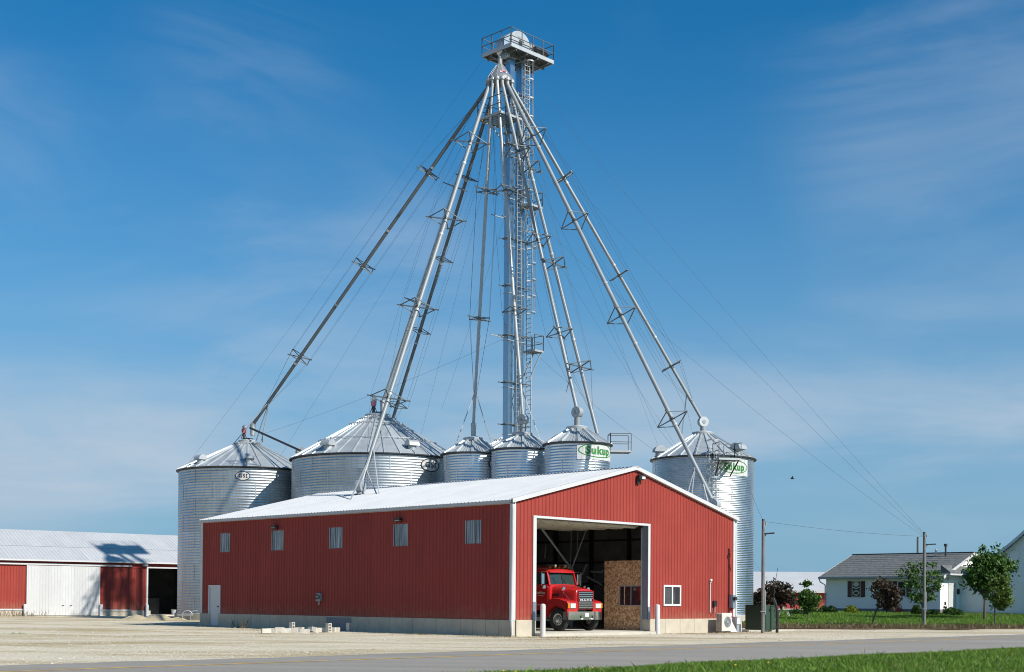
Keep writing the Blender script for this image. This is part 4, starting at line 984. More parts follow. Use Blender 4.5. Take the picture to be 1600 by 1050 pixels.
spout('near-vertical spout pipe to the leftmost slim bin', c3_+Vector((0, 0, .70)), .12, (298, 498), .60, endbox='elbow', legs=lg_(B3, 1.2, (-70, 80)), bang=0, mat=PIPEW, st=(-.45, -.60))
spout('spout pipe coming down right in front of the tower trunks', c4_+Vector((0, 0, .74)), .12, (297, 485), .60, endbox='drum', legs=lg_(B4, 1.2, (110, -160)), bang=.5, mat=PIPEW, st=(-.15, -.72))
spout('spout pipe with drum end on the green-signed slim bin', c5_+Vector((0, 0, .76)), .125, (237, 375, 520), .62, endbox='drum', legs=lg_(B5, 1.5, (-110,)), bang=.5, st=(.17, -.72))
e8 = Vector((B5[1], B5[2], 0))+roof_pt(B5, R(70), 1.25, .08)
spout('spout pipe landing on the right slope of the green-signed slim bin', e8, .125, (262, 412, 573), .62, endbox=None, bang=.1, st=(.65, .35))
def plane_y(px, py, val):
    d = ray(px, py); o = loc((0, 0, H)); e = loc((CX0+d[0], CY0+d[1], 0)); k = (val-o[1])/e[1]
    return Vector(wld(o[0]+e[0]*k, val, H+d[2]*k))
e9 = plane_y(1116, 788, 3.0); q9 = loc(e9)
spout('spout pipe crossing in front of the lone right bin to the barn roof', e9, .14, (213, 345, 493, 655), .68, endbox='drum', legs=[(Vector(wld(q9[0]-2.2, 3.0, zr(q9[0]-2.2))), 2.6), (Vector(wld(q9[0]-1.5, 4.2, zr(q9[0]-1.5))), 2.6), (Vector(wld(q9[0]-1.1, 2.2, zr(q9[0]-1.1))), 1.6)], bang=.5, st=(.50, -.55))
spout('outermost right spout pipe ending on the lone right bin', c6_+Vector((0, 0, .58)), .125, (278, 430, 572), .62, endbox='drum', legs=lg_(B6, 1.6, (-120,)), bang=.15, st=(.78, -.1))
# inclined transfer tube between the two big left bins
o1 = c1_+Vector((.2, -.2, .75)); o2 = Vector((B2[1], B2[2], 0))+roof_pt(B2, R(-86), 5.2, .25)
tt = thing('transfer_tube', 'dark inclined tube running from the far-left bin cap to the widest bin', 'pipe', o2)
mm = MB(); mm.tube([o1-o2, (0, 0, 0)], .075, 10); mm.build('tube', DKST, tt, 40); mm = MB(); mm.bar(o1-o2+(o2-o1)*.25, (o1-o2)+Vector((.9, 0, -1.0)), .05); mm.build('tube_prop', DKST, tt)
# ================================================================== POLES AND WIRES
P1 = Vector(wld(15.9, -1.92, 0)); P2 = grdt(1444, 978)
def tower_pt(py, px=800, D=87.3): return at(px, py, D)
def pole(label, P, top_py, px, r, armz, arm_dir, group='utility poles'):
    z1 = at(px, top_py, P.y).z-P.z; t = thing('utility_pole', label, 'utility pole', P, 0, group)
    mm = MB(); mm.tube([(0, 0, -.3), (0, 0, z1*.5), (.0, 0, z1)], [r, r*.92, r*.82], 14); mm.build('shaft', WOODP, t, True)
    mm = MB(); mm.cyl((0, 0, z1), (0, 0, z1+.07), r*.95, r*.7, n=14); mm.build('pole_cap', BLK, t, True)
    za = at(px, armz, P.y).z-P.z; a = Vector(arm_dir)
    mm = MB(); mm.bar((0, 0, za), Vector((0, 0, za+.03))+a*.55, .10, .07); mm.bar((0, 0, za-.22), Vector((0, 0, za))+a*.16, .04); mm.build('lamp_arm', DKST, t)
    mm = MB(); mm.tube([Vector((r+.03, -.03, .9)), Vector((r+.02, -.03, 2.1))], .025); mm.box(-r-.02, r+.02, -r-.02, r+.02, 1.02, 1.07); mm.build('pole_conduit', GREYP, t, True)
    mm = MB(); mm.cyl((0, -r-.05, z1-.35), (0, -r-.05, z1-.2), .045, n=8); mm.build('insulator', GREYP, t, True)
    mm = MB(); mm.cyl((r+.04, 0, z1-.25), (r+.04, 0, z1-.1), .045, n=8); mm.build('insulator', GREYP, t, True)
    return t, P+Vector((0, 0, z1-.05)), P+Vector((0, 0, za))
pa, p1top, p1arm = pole('weathered utility pole beside the green cabinets at the barn corner', P1, 813, 1190, .092, 834, (.95, -.3, 0))
pb, p2top, p2arm = pole('tall weathered utility pole standing in the house lawn', P2, 833, 1444, .105, 851, (1.2, -.3, 0))
P3 = at(1434, 860, 122.); 
t = thing('utility_pole', 'short far pole poking above the house roof ridge', 'utility pole', (P3.x, P3.y, .7), 0, 'utility poles'); mm = MB(); mm.cyl((0, 0, 0), (0, 0, at(1434, 839, 122).z-.7), .12, .10, n=12); mm.build('shaft', WOODP, t, True)
wires = [
 ('guy wire from the top platform corner to the pole in the lawn', tower_pt(118, 824), p2top, .4),
 ('guy wire from mid tower height to the pole in the lawn', tower_pt(215, 830), p2top-Vector((0, 0, .1)), .5),
 ('guy wire from the small ladder landing to the pole in the lawn', tower_pt(330, 822), p2top-Vector((0, 0, .2)), .8),
 ('lowest slack wire between the barn-corner pole and the lawn pole', p1top, p2top-Vector((0, 0, .15)), .12),
 ('guy wire from the top platform down to the left eave of the far-left bin', tower_pt(92, 755, 86.9), at(292, 727, 97), .3),
 ('guy wire from the upper tower to the ground left of the far-left bin', tower_pt(190, 758, 86.5), at(276, 962, 96), .5),
 ('shallow wire from the tower outrigger to behind the far-left bin', tower_pt(528, 790), at(405, 680, 104), .3),
 ('steep guy wire from the tower down past the barn gable peak', tower_pt(118, 820), at(1063, 790, 98), .3),
 ('guy wire from the ladder landing to behind the lone right bin', tower_pt(548, 832), at(1035, 712, 95), .3),
 ('guy wire from mid tower to the ground behind the lone right bin', tower_pt(340, 828), at(1215, 930, 106), .4),
 ('wire rising from the tower base to the leftmost slim bin area', tower_pt(335, 790), at(690, 640, 92), .2),
 ('thin guy wire falling left of the tower behind the slim bins', tower_pt(210, 775), at(655, 690, 98), .2),
 ('wire running from the barn-corner pole up to the lone right bin', p1top, Vector((B6[1]+2.6, B6[2]-1.0, 9.9)), .1),
]
for lab, a, b_, sag in wires:
    a, b_ = Vector(a), Vector(b_); n = 14; mm = MB()
    mm.tube([(a+(b_-a)*i/n)-a-Vector((0, 0, sag*4*(i/n)*(1-i/n))) for i in range(n+1)], .0065, 4)
    o = mm.build('guy_wire', WIRE); o.location = a; tag(o, lab, 'wire', 'guy wires')
a = p1arm+Vector((.5, -.16, 0)); cw = grd(1213, 988)
# ================================================================== TRUCK (x forward, y left, z up; origin under the bumper)
tk = thing('semi_truck', 'red conventional truck with chrome bumper parked in the barn doorway', 'truck', wld(6.0, 1.08, .115), YAW-math.pi/2)
def loft(mm, secs, cap=True):
    n = len(secs[0]); vs = [p for s in secs for p in s]; fs = []
    for j in range(len(secs)-1):
        for i in range(n-1): fs.append((j*n+i, j*n+i+1, (j+1)*n+i+1, (j+1)*n+i))
    if cap: fs += [tuple(range(n-1, -1, -1)), tuple(range((len(secs)-1)*n, len(secs)*n))]
    return mm.add(vs, fs)
def hsec(x, hw, zb, zt, cr=.05, sh=.10):
    h = [(-hw, zb), (-hw, zt-sh*2.4), (-hw*.985, zt-sh*1.2), (-hw*.92, zt-sh*.45), (-hw*.78, zt-sh*.05), (-hw*.4, zt+cr*.7), (0, zt+cr)]
    return [(x, a, b) for a, b in h]+[(x, -a, b) for a, b in h[-2::-1]]
mm = MB(); loft(mm, [hsec(-.09, .57, 1.0, 1.84), hsec(-.13, .61, 1.0, 1.90), hsec(-.35, .65, 1.0, 1.95), hsec(-.9, .72, 1.0, 2.02), hsec(-1.47, .80, 1.0, 2.10)]); hood = mm.build('hood', TRED, tk, 35)
mm = MB(); loft(mm, [hsec(-1.42, .97, .98, 2.14, .02), hsec(-1.5, 1.0, .95, 2.16, .02), hsec(-2.9, 1.0, .95, 2.16, .02)]); mm.build('cab_body', TRED, tk, 35)
# roof with visor lip, rear wall of the cab
mm = MB(); loft(mm, [hsec(-1.50, .86, 2.70, 2.76, .05, .02), hsec(-1.62, .93, 2.70, 2.84, .06, .03), hsec(-1.9, .96, 2.72, 2.93, .06, .05), hsec(-2.85, .96, 2.72, 2.96, .05, .05)]); rf = mm.build('cab_roof', TRED, tk, 35)
mm = MB(); mm.box(-2.9, -2.84, -.97, .97, 2.1, 2.8)
for s in (-1, 1):
    mm.bar((-1.46, s*.93, 2.12), (-1.66, s*.90, 2.76), .09, .07); mm.bar((-2.62, s*.96, 2.12), (-2.62, s*.94, 2.76), .5, .07) if False else mm.box(-2.9, -2.45, s*.965-.03, s*.965+.03, 2.12, 2.78)
mm.bar((-1.70, -.97, 2.74), (-1.70, .97, 2.74), .08, .06); mm.build('cab_pillar', TRED, tk)
for s in (-1, 1):
    mm = MB(); mm.add([(-1.47, s*.02, 2.15), (-1.50, s*.90, 2.13), (-1.68, s*.87, 2.71), (-1.63, s*.02, 2.73)], [(0, 1, 2, 3)]); mm.build('windshield_pane', WSH, tk)
    mm = MB(); mm.add([(-1.56, s*.985, 2.14), (-2.45, s*.985, 2.14), (-2.45, s*.955, 2.72), (-1.74, s*.955, 2.72)], [(0, 1, 2, 3)]); mm.build('side_window', WSH, tk)
mm = MB(); mm.bar((-1.462, 0, 2.14), (-1.622, 0, 2.74), .035); mm.bar((-1.455, .25, 2.15), (-1.54, .05, 2.45), .015); mm.bar((-1.455, -.45, 2.15), (-1.55, -.62, 2.5), .015); mm.build('windshield_divider', BLK, tk)
for y in (-.75, .25): mm = MB(); mm.bbox(-2.75, -2.25, y, y+.5, 1.5, 2.3, .06); mm.bbox(-2.8, -2.55, y, y+.5, 2.2, 2.65, .05); mm.build('seat', BLK, tk)
mm = MB(); mm.lathe([(.21, 0), (.225, .015), (.24, 0), (.225, -.015), (.21, 0)], 20, (-1.85, .5, 2.18)); mm.bar((-1.85, .5, 2.18), (-1.6, .5, 2.0), .04); mm.bar((-1.85, .27, 2.18), (-1.85, .73, 2.18), .03); mm.build('steering_wheel', GREYP, tk, True)
# grille
mm = MB(); mm.box(-.10, -.055, -.50, .50, 1.03, 1.83); gr = mm.build('grille', BLK, tk)
for i in range(9):
    z = 1.06+i*.087; mm = MB(); mm.box(-.062, -.03, -.485, .485, z, z+.032)
    if i != 4: mm.build('grille_bar', CHROME, gr)
mm = MB(); mm.box(-.06, -.02, -.52, -.495, 1.02, 1.84); mm.box(-.06, -.02, .495, .52, 1.02, 1.84); mm.box(-.06, -.02, -.52, .52, 1.835, 1.86); mm.build('grille_frame', TRED, gr)
vs_, fs_ = text_mesh('MACK', .125, .004, 1.35); mm = MB(); mm.add([(-.026, x*1.95, 1.425+y) for x, y, _ in vs_], fs_); mm.build('grille_lettering', WHITE, gr)
mm = MB(); mm.ell((-.14, 0, 2.02), .06, .03, .05); mm.ell((-.10, 0, 2.07), .03, .025, .03); mm.build('hood_ornament', CHROME, hood, True)
# fenders with wheel arch
WX, WR = -.74, .52
arch = [(WX+.64*math.cos(a), .52+.64*math.sin(a)) for a in [R(12+i*(160/12)) for i in range(13)]]
outl = [(-.07, .93), (-.05, 1.28), (-.10, 1.36), (-.30, 1.42), (-.62, 1.50), (-1.0, 1.52), (-1.30, 1.44), (-1.52, 1.25), (-1.62, 1.0), (-1.66, .78)]
poly = outl+[(x, z) for x, z in reversed(arch)]
cen = (WX, .95)
for s in (-1, 1):
    mm = MB(); layers = []
    for y, k in ((.52, 1.0), (1.06, 1.0), (1.15, .985), (1.20, .95)):
        layers.append([(cen[0]+(x-cen[0])*k if i < len(outl) else x, s*y, cen[1]+(z-cen[1])*(k if i < len(outl) else 1)) for i, (x, z) in enumerate(poly)])
    n = len(poly); vs_ = [p for l_ in layers for p in l_]; fs_ = [(j*n+i, j*n+(i+1) % n, (j+1)*n+(i+1) % n, (j+1)*n+i) for j in range(3) for i in range(n)]
    mm.add(vs_, fs_)
    # outer skin between outline and arch
    o_ = 3*n; k1 = len(outl); k2 = len(arch)
    for i in range(k1-1):
        a_ = o_+i; b_ = o_+i+1; j = o_+n-1-min(k2-1, int(i*k2/(k1-1))); j2 = o_+n-1-min(k2-1, int((i+1)*k2/(k1-1)))
        pj = [a_, b_, j2]; pj += list(range(j2+1, j+1)) if j > j2 else []
        mm.f.append(tuple(pj))
    fd = mm.build('fender', TRED, tk, 30)
    q = MB(); q.bbox(-.16, -.035, s*.88-.19, s*.88+.19, 1.05, 1.30, .02); hl = q.build('headlight', CHROME, tk); q = MB(); q.box(-.04, -.026, s*.88-.165, s*.88+.165, 1.075, 1.27); q.build('headlight_lens', LENS, hl)
    q = MB(); q.bbox(-.2, -.045, s*1.135-.065, s*1.135+.065, 1.06, 1.29, .015); q.build('turn_signal', AMBER, tk)
    # mirrors
    q = MB(); q.bbox(-1.66, -1.58, s*1.24-.10, s*1.24+.10, 2.17, 2.66, .02); mr_ = q.build('side_mirror', CHROME, tk, 40)
    q = MB(); q.tube([(-1.6, s*.98, 2.08), (-1.56, s*1.36, 2.10), (-1.56, s*1.37, 2.72), (-1.62, s*.97, 2.74)], .016, 6); q.build('mirror_bracket', CHROME, mr_, True)
    q = MB(); q.cyl((-1.58, s*1.2, 2.02), (-1.53, s*1.2, 2.02), .09, n=16); q.build('round_mirror', CHROME, mr_, True)
    q = MB(); q.cyl((-.68, s*.86, 1.93), (-.63, s*.86, 1.93), .10, n=18); fm = q.build('fender_mirror', CHROME, tk, True)
    q = MB(); q.tube([(-.66, s*.88, 1.83), (-.62, s*.98, 1.5)], .012, 6); q.tube([(-.66, s*.88, 1.80), (-.30, s*.80, 1.42)], .012, 6); q.build('mirror_stalk', CHROME, fm, True)
    # doors
    q = MB(); q.box(-2.47, -1.53, s*1.004-.006, s*1.004+.006, 1.0, 2.12); dr = q.build('cab_door', TRED, tk)
    q = MB(); q.box(-2.40, -2.26, s*1.03-.02, s*1.03+.02, 1.92, 1.97); q.build('door_handle', CHROME, dr)
    q = MB()
    for j in range(7):
        q.add([(-2.2+j*.075, s*1.013, 1.78+.012*(3-abs(j-3))), (-2.14+j*.075, s*1.013, 1.78+.012*(3-abs(j-3))), (-2.14+j*.075, s*1.013, 1.69+.012*(3-abs(j-3))), (-2.2+j*.075, s*1.013, 1.69+.012*(3-abs(j-3)))], [(0, 1, 2, 3)])
    for j in range(5): q.add([(-2.12+j*.075, s*1.013, 1.64), (-2.07+j*.075, s*1.013, 1.64), (-2.07+j*.075, s*1.013, 1.605), (-2.12+j*.075, s*1.013, 1.605)], [(0, 1, 2, 3)])
    for j in range(4): q.add([(-2.12+j*.1, s*1.013, 1.22), (-2.05+j*.1, s*1.013, 1.22), (-2.05+j*.1, s*1.013, 1.18), (-2.12+j*.1, s*1.013, 1.18)], [(0, 1, 2, 3)])
    q.build('door_lettering', pm('faded_white_lettering', (.5, .45, .42), .6) if 'faded_white_lettering' not in MATS else MATS['faded_white_lettering'], dr)
    q = MB(); q.box(-1.42, -1.0, s*.785-.02, s*.785+.02, 1.62, 1.72); q.build('hood_vent', BLK, tk)
    q = MB(); q.box(-2.5, -1.68, s*.98-.12, s*.98+.12, .45, .62); q.cyl((-3.9, s*.95, .75), (-2.6, s*.95, .75), .32, n=16); q.build('fuel_tank_step', GREYP, tk, 40)
    # wheels
    def wheel(x, y, name='wheel'):
        t_ = MB(); w_ = .28; pr = [(.28, -.12), (.30, -.14), (.44, -.145), (.50, -.12), (.52, -.08), (.52, .08), (.50, .12), (.44, .145), (.30, .14), (.28, .12)]
        t_.lathe(pr, 40, (x, y, .52), 'y'); wh = t_.build(name, RUBBER, tk, 35)
        t_ = MB(); o = s*.10; t_.lathe([(.285, o), (.285, o+s*.02), (.255, o+s*.01), (.235, o-s*.04), (.12, o-s*.02), (.11, o+s*.06), (.06, o+s*.08), (.005, o+s*.08)], 32, (x, y, .52), 'y'); rm = t_.build('rim', ALU, wh, 35)
        t_ = MB()
        for i in range(10):
            a = 2*math.pi*i/10; c = (x+.185*math.cos(a), y+o-s*.024, .52+.185*math.sin(a)); t_.cyl(c, (c[0], c[1]+s*.008, c[2]), .032, n=10)
        t_.build('rim_hole', BLK, rm)
        t_ = MB()
        for i in range(10):
            a = 2*math.pi*(i+.5)/10; c = (x+.14*math.cos(a), y+o-s*.02, .52+.14*math.sin(a)); t_.cyl(c, (c[0], c[1]+s*.05, c[2]), .016, n=6)
        t_.build('lug_nut', CHROME, rm)
    wheel(WX, s*1.03)
    for xx in (-5.2, -6.5): wheel(xx, s*1.0)
mm = MB(); mm.prism([(-.34, -1.235), (-.22, -1.24), (-.06, -1.15), (0, -.9), (.02, 0), (0, .9), (-.06, 1.15), (-.22, 1.24), (-.34, 1.235), (-.32, 1.2), (-.22, 1.2), (-.1, 1.1), (-.08, 0), (-.1, -1.1), (-.22, -1.2), (-.32, -1.2)], lambda a, c: (a, c, .52), lambda a, c: (a, c, .90)); bp = mm.build('bumper', CHROME, tk, 35)
mm = MB(); mm.box(.022, .03, -.12, .15, .66, .84); mm.build('licence_plate', WHITE, bp)
for y in (-.46, .36): mm = MB(); mm.box(.012, .02, y, y+.1, .6, .72); mm.build('tow_hook_slot', BLK, bp)
for y in (-.35, .32): mm = MB(); mm.ell((.05, y, .56), .04, .08, .035); mm.build('fog_lamp', LENS, bp, True)
mm = MB()
for i in range(5): y = -.62+i*.31; mm = MB(); mm.ell((-1.72, y, 2.95), .06, .04, .045); mm.build('clearance_light', AMBER, rf, True)
for y in (-.35, .35):
    mm = MB(); mm.cyl((-2.1, y, 3.04), (-1.62, y, 3.02), .035, .07, n=10); mm.build('air_horn', CHROME, rf, True)
mm = MB(); mm.box(-7.2, -.6, -.45, -.33, .75, 1.0); mm.box(-7.2, -.6, .33, .45, .75, 1.0); mm.bar((WX, -.9, .55), (WX, .9, .55), .12); mm.bar((-.45, -.6, .62), (-.45, .6, .62), .14); mm.build('chassis_frame', DKST, tk)
mm = MB(); mm.bbox(-1.40, -.30, -.40, .40, .8, 1.6, .05); mm.build('engine', DKST, tk)
# ================================================================== THINGS AROUND THE BARN
def bollard(label, x, y):
    t = thing('bollard', label, 'bollard', wld(x, y, 0), YAW, 'white bollards by the doorway')
    mm = MB(); mm.lathe([(.115, -.2), (.115, 1.28), (.10, 1.34), (.05, 1.37), (.005, 1.375)], 18); mm.build('post', WHITE, t, 35)
bollard('white bollard at the left door jamb beside the truck wheel', 1.32, -.55); bollard('white bollard at the right door jamb below the gable window', 9.20, -.55)
ac = thing('air_conditioner', 'white outdoor air conditioner unit with round fan grille', 'air conditioner', wld(13.95, -.85, .0), YAW)
ACW = pm('beige_white_enamel', (.68, .66, .60), .45)
mm = MB(); mm.bbox(0, .86, 0, .36, .06, .96, .02); mm.build('housing', ACW, ac)
mm = MB()
for i in range(16): a = .25+i*.0; mm.box(-.012, .004, .04, .16, .10+i*.05, .125+i*.05); mm.box(-.012, .004, .20, .32, .10+i*.05, .125+i*.05)
mm.build('side_vent', DKST, ac)
mm = MB(); mm.lathe([(.27, -.006), (.27, -.02), (.255, -.02), (.255, -.006)], 28, (.45, 0, .52), 'y'); fg = mm.build('fan_grille', GREYP, ac, True)
mm = MB(); mm.lathe([(.255, -.004), (.005, -.004)], 28, (.45, 0, .52), 'y'); mm.build('fan_opening', DKST, fg)
mm = MB()
for r in (.10, .14, .18, .22): mm.lathe([(r, -.012), (r+.012, -.018), (r+.024, -.012)], 24, (.45, 0, .52), 'y')
for i in range(8): a = math.pi*i/4; mm.bar((.45+.06*math.cos(a), -.016, .52+.06*math.sin(a)), (.45+.255*math.cos(a), -.016, .52+.255*math.sin(a)), .012)
mm.lathe([(.075, -.02), (.005, -.024)], 16, (.45, 0, .52), 'y'); mm.build('grille_wire', GREYP, fg)
mm = MB(); mm.box(.05, .15, .05, .31, 0, .06); mm.box(.7, .8, .05, .31, 0, .06); mm.build('foot', GREYP, ac)
mm = MB(); mm.add([(.72, -.004, .78), (.80, -.004, .80), (.79, -.004, .72), (.73, -.004, .71)], [(0, 1, 2, 3)]); mm.build('red_label', REDS, ac)
bd = thing('sign_board', 'white board with red mark leaning on the barn foundation', 'board', wld(15.02, -.50, .0), YAW)
mm = MB(); mm.add([(.05, -.10, .0), (.58, -.10, .0), (.46, .28, .76), (-.10, .28, .76), (.05, -.075, 0), (.58, -.075, 0), (.46, .305, .76), (-.10, .305, .76)], [(0, 1, 2, 3), (7, 6, 5, 4), (0, 4, 5, 1), (1, 5, 6, 2), (2, 6, 7, 3), (3, 7, 4, 0)]); mm.build('board', WHITE, bd)
def bpt(u, v): return (.05+.53*u-(.15-.03*u)*v-.0, -.105+.38*v, .76*v)
mm = MB(); mm.add([bpt(.38, .78), bpt(.55, .80), bpt(.60, .66), bpt(.5, .60), bpt(.52, .7), bpt(.4, .68)], [(0, 1, 2, 3, 4, 5)]); mm.build('red_mark', REDS, bd)
mm = MB(); mm.add([bpt(.45, .58), bpt(.52, .58), bpt(.75, .12), bpt(.68, .12)], [(0, 1, 2, 3)]); mm.build('lettering_line', GREYP, bd)
st = thing('metal_stand', 'small white stand at the barn\'s right corner beside the downspout', 'stand', wld(15.72, -.45, 0), YAW)
mm = MB(); mm.box(0, .06, 0, .25, 0, .72); mm.box(.42, .48, 0, .25, 0, .72); mm.box(0, .48, 0, .25, .72, .76); mm.box(.06, .42, .02, .05, .38, .72); mm.build('frame', WTRIM, st); mm = MB(); mm.box(.12, .36, .05, .22, 0, .36); mm.build('block', GREYP, st)
gj = thing('storage_jug', 'green jug with white cap on the sill inside the gable window', 'jug', wld(11.36, .20, 1.384), YAW)
mm = MB(); mm.lathe([(.005, 0), (.10, 0), (.11, .05), (.11, .14), (.05, .19), (.045, .2)], 16); mm.build('jug_body', pm('green_plastic', (.02, .20, .09), .4), gj, True); mm = MB(); mm.ell((0, -.01, .24), .10, .10, .075, 14, 8); mm.build('jug_cap', WHITE, gj, True)
# cabinets
Nn = loc(grd(1195.5, 984.5, .06))
def cabinet(label, x, y, wx, wy, h):
    t = thing('utility_cabinet', label, 'utility cabinet', wld(x, y, .06), YAW, 'green utility cabinets'); mm = MB(); mm.bbox(0, wx, 0, wy, 0, h, .02); mm.build('housing', TBOX, t)
    mm = MB(); mm.box(-.02, wx+.02, -.02, wy+.02, h, h+.05); mm.build('lid', TBOX, t); mm = MB(); mm.box(.04, wx-.04, -.012, -.002, .08, h-.08); q = mm.build('door', TBOX, t); mm = MB(); mm.bar((wx*.7, -.03, h*.75), (wx*.82, -.03, h*.88), .03); mm.build('handle', BLK, q)
cabinet('dark green cabinet directly behind the barn-corner pole', Nn[0], Nn[1], .46, 1.25, 1.26); cabinet('narrower green cabinet next to the bent black conduit', Nn[0]+.50, Nn[1]-.02, .42, 1.0, 1.24)
cw = grd(1214, 988); bc = thing('bent_conduit', 'black bent conduit standing at the edge of the gravel', 'conduit', cw)
mm = MB(); mm.tube([(0, 0, -.1), (.01, 0, .5), (.02, 0, .95), (-.02, 0, 1.25), (-.12, 0, 1.55), (-.20, 0, 1.72)], .075, 12); mm.build('pipe', BLK, bc, True)
mm = MB(); a = p1arm+Vector((.5, -.15, 0)); q = cw+Vector((-.2, 0, 1.7)); mm.tube([(a+(q-a)*t+Vector((-.06*math.sin(math.pi*t)*3, 0, 0)))-q for t in (0, .25, .5, .75, 1)], .012, 5); mm.build('service_wire', WIRE, bc)
# concrete blocks
mm = MB()
for y in (-.095, .065): mm.box(-.2, .2, y, y+.03, 0, .2)
for x in (-.2, -.085, .055, .17): mm.box(x, x+.03, -.065, .065, 0, .2)
cbm = mm.mesh('concrete_block', CONCD)
SPOTS = [(416, 988.5, 1.2, 0, 'stained concrete block at the far left end of the scattered row'), (425, 988, .7, 0, 'pale concrete block second from the left end of the row'), (437, 986.2, .75, 0, 'grey concrete block lying third from the left'), (447, 988, .9, 0, 'squat concrete block just left of the first upright one'),
 (454, 985.4, .75, 1, 'upright hollow concrete block standing behind the left part of the row'), (458.5, 987.3, .75, 0, 'long concrete block lying in front of the first upright one'), (468, 986.0, .4, 0, 'concrete block lying behind the middle of the row'), (477, 989.2, .8, 0, 'concrete block nearest the road, pushed out in front'), (485.5, 987.6, 1.5, 0, 'concrete block turned end-on, right of the frontmost one'), (492, 988, .5, 0, 'tilted white concrete block at mid row'),
 (502, 987.0, 1.0, 0, 'concrete block lying left of the tall plain upright one'), (511, 987.2, 1.57, 1, 'tall upright concrete block showing a plain bright end'), (518, 986.6, .5, 0, 'small concrete block right of the tall plain upright one'), (524.5, 986.4, .85, 0, 'concrete block at the right end of the lying row'), (543, 986.0, .80, 1, 'lone upright concrete block showing three slots in front of the dark patch')]
for px, py, rz, up, lab in SPOTS:
    P = grd(px, py, .0); P.z = -.02; o = obj('concrete_block', cbm, None, lab, 'concrete block', 'concrete blocks left by the long wall', None, P, YAW+rz+math.pi/2)
    if up: o.rotation_euler = (0, math.pi/2, YAW+math.pi/2*0+rz*0+ (math.pi if px < 500 else 0)); o.rotation_euler = (math.pi/2*0, math.pi/2, YAW-math.pi/2+.1); o.location.z = .19
    elif 485 < px < 495: o.rotation_euler = (.35, .1, YAW+rz); o.location.z = .02
# hoop rack by the left bin
hr = thing('hoop_rack', 'low rack of white hoops beside the far-left bin foundation', 'rack', grd(298, 968.5), YAW*.1)
for i in range(3):
    mm = MB(); x0 = -.55+i*.55; mm.tube([(x0+.32-.32*math.cos(a), 0, .34+.30*math.sin(a)) for a in [math.pi*j/10 for j in range(11)]], .025, 6); mm.tube([(x0, 0, -.1), (x0, 0, .34)], .025, 6); mm.build('hoop', GALVL, hr, True)
mm = MB(); mm.box(-.9, 1.2, -.03, .03, .30, .36); mm.build('rail', GALVL, hr)
# things inside the left barn
def lbthing(name, label, cat, s, y): return thing(name, label, cat, Vector((lb0.x+math.cos(LBY)*s-math.sin(LBY)*y, lb0.y+math.sin(LBY)*s+math.cos(LBY)*y, .06)), LBY)
t = lbthing('drum_fan', 'large round fan housing inside the dark left barn bay', 'fan', o0+2.4, 5.0); mm = MB(); mm.bbox(-.8, .8, 0, .5, 0, 1.45, .04); mm.build('housing', DKST, t); mm = MB(); mm.lathe([(.62, -.01), (.66, -.05), (.58, -.05), (.56, -.01), (.15, -.02), (.12, -.08), (.01, -.08)], 24, (0, 0, .73), 'y'); mm.build('fan_ring', DKST, t, True)
t = lbthing('hopper', 'grey hopper box high inside the dark left barn bay', 'hopper', o0+1.6, 5.5); mm = MB(); mm.box(-.7, .7, 0, 1.2, 2.0, 2.9); mm.add([(-.7, 0, 2.0), (.7, 0, 2.0), (.7, 1.2, 2.0), (-.7, 1.2, 2.0), (-.7, .4, 1.0), (-.3, .4, 1.0), (-.3, .8, 1.0), (-.7, .8, 1.0)], [(0, 1, 5, 4), (1, 2, 6, 5), (2, 3, 7, 6), (3, 0, 4, 7)]); mm.build('bin_box', GREYP, t); 
for a in ((-.68, .02), (.62, .02), (-.68, 1.12), (.62, 1.12)): mm = MB(); mm.box(a[0], a[0]+.06, a[1], a[1]+.06, 0, 2.0); mm.build('leg', GREYP, t)
for q, l_ in ((o0+2.55, 'left galvanized bucket on the sill of the dark barn bay'), (o0+3.25, 'right galvanized bucket on the sill of the dark barn bay')):
    t = lbthing('bucket', l_, 'bucket', q, .55); t['group'] = 'buckets'; mm = MB(); mm.lathe([(.005, .0), (.17, 0), (.22, .42), (.23, .42), (.21, .40), (.165, .02)], 18); mm.build('pail', GALVL, t, True); mm = MB(); mm.tube([(.22*math.cos(a), 0, .42+.05*math.sin(a)) for a in [math.pi*j/8 for j in range(9)]], .008, 5); mm.build('bail', GALVL, t)
t = lbthing('work_stool', 'small orange wooden stool inside the left barn bay', 'stool', o0+3.95, .9); ORG = pm('orange_wood', (.35, .13, .05), .7); mm = MB(); mm.box(-.3, .3, -.2, .2, .95, 1.0); mm.build('seat', ORG, t)
for a in ((-.28, -.18), (.23, -.18), (-.28, .13), (.23, .13)): mm = MB(); mm.box(a[0], a[0]+.05, a[1], a[1]+.05, 0, .95); mm.build('leg', ORG, t)
# bird
P = at(1238, 748, 75); bdm = thing('bird', 'small dark bird flying right of the lone bin', 'bird', P); mm = MB()
mm.add([(-.14, 0, 0), (-.05, -.03, .03), (-.05, .03, .03), (.06, -.035, .02), (.06, .035, .02), (.15, 0, .03), (-.22, -.04, -.01), (-.22, .04, -.01), (-.05, 0, -.03), (.06, 0, -.03), (0, .22, .10), (.0, -.20, .14), (-.07, .02, .03), (-.07, -.02, .03), (.05, .03, .03), (.05, -.03, .03), (-.02, .10, .12), (-.02, -.1, .13)],
 [(0, 1, 2), (1, 3, 4, 2), (3, 5, 4), (0, 6, 7), (0, 8, 1), (0, 2, 8), (1, 8, 9, 3), (2, 4, 9, 8), (3, 9, 5), (4, 5, 9), (12, 16, 14), (16, 10, 14), (13, 15, 17), (17, 15, 11)]); mm.build('bird_body', BLK, bdm)
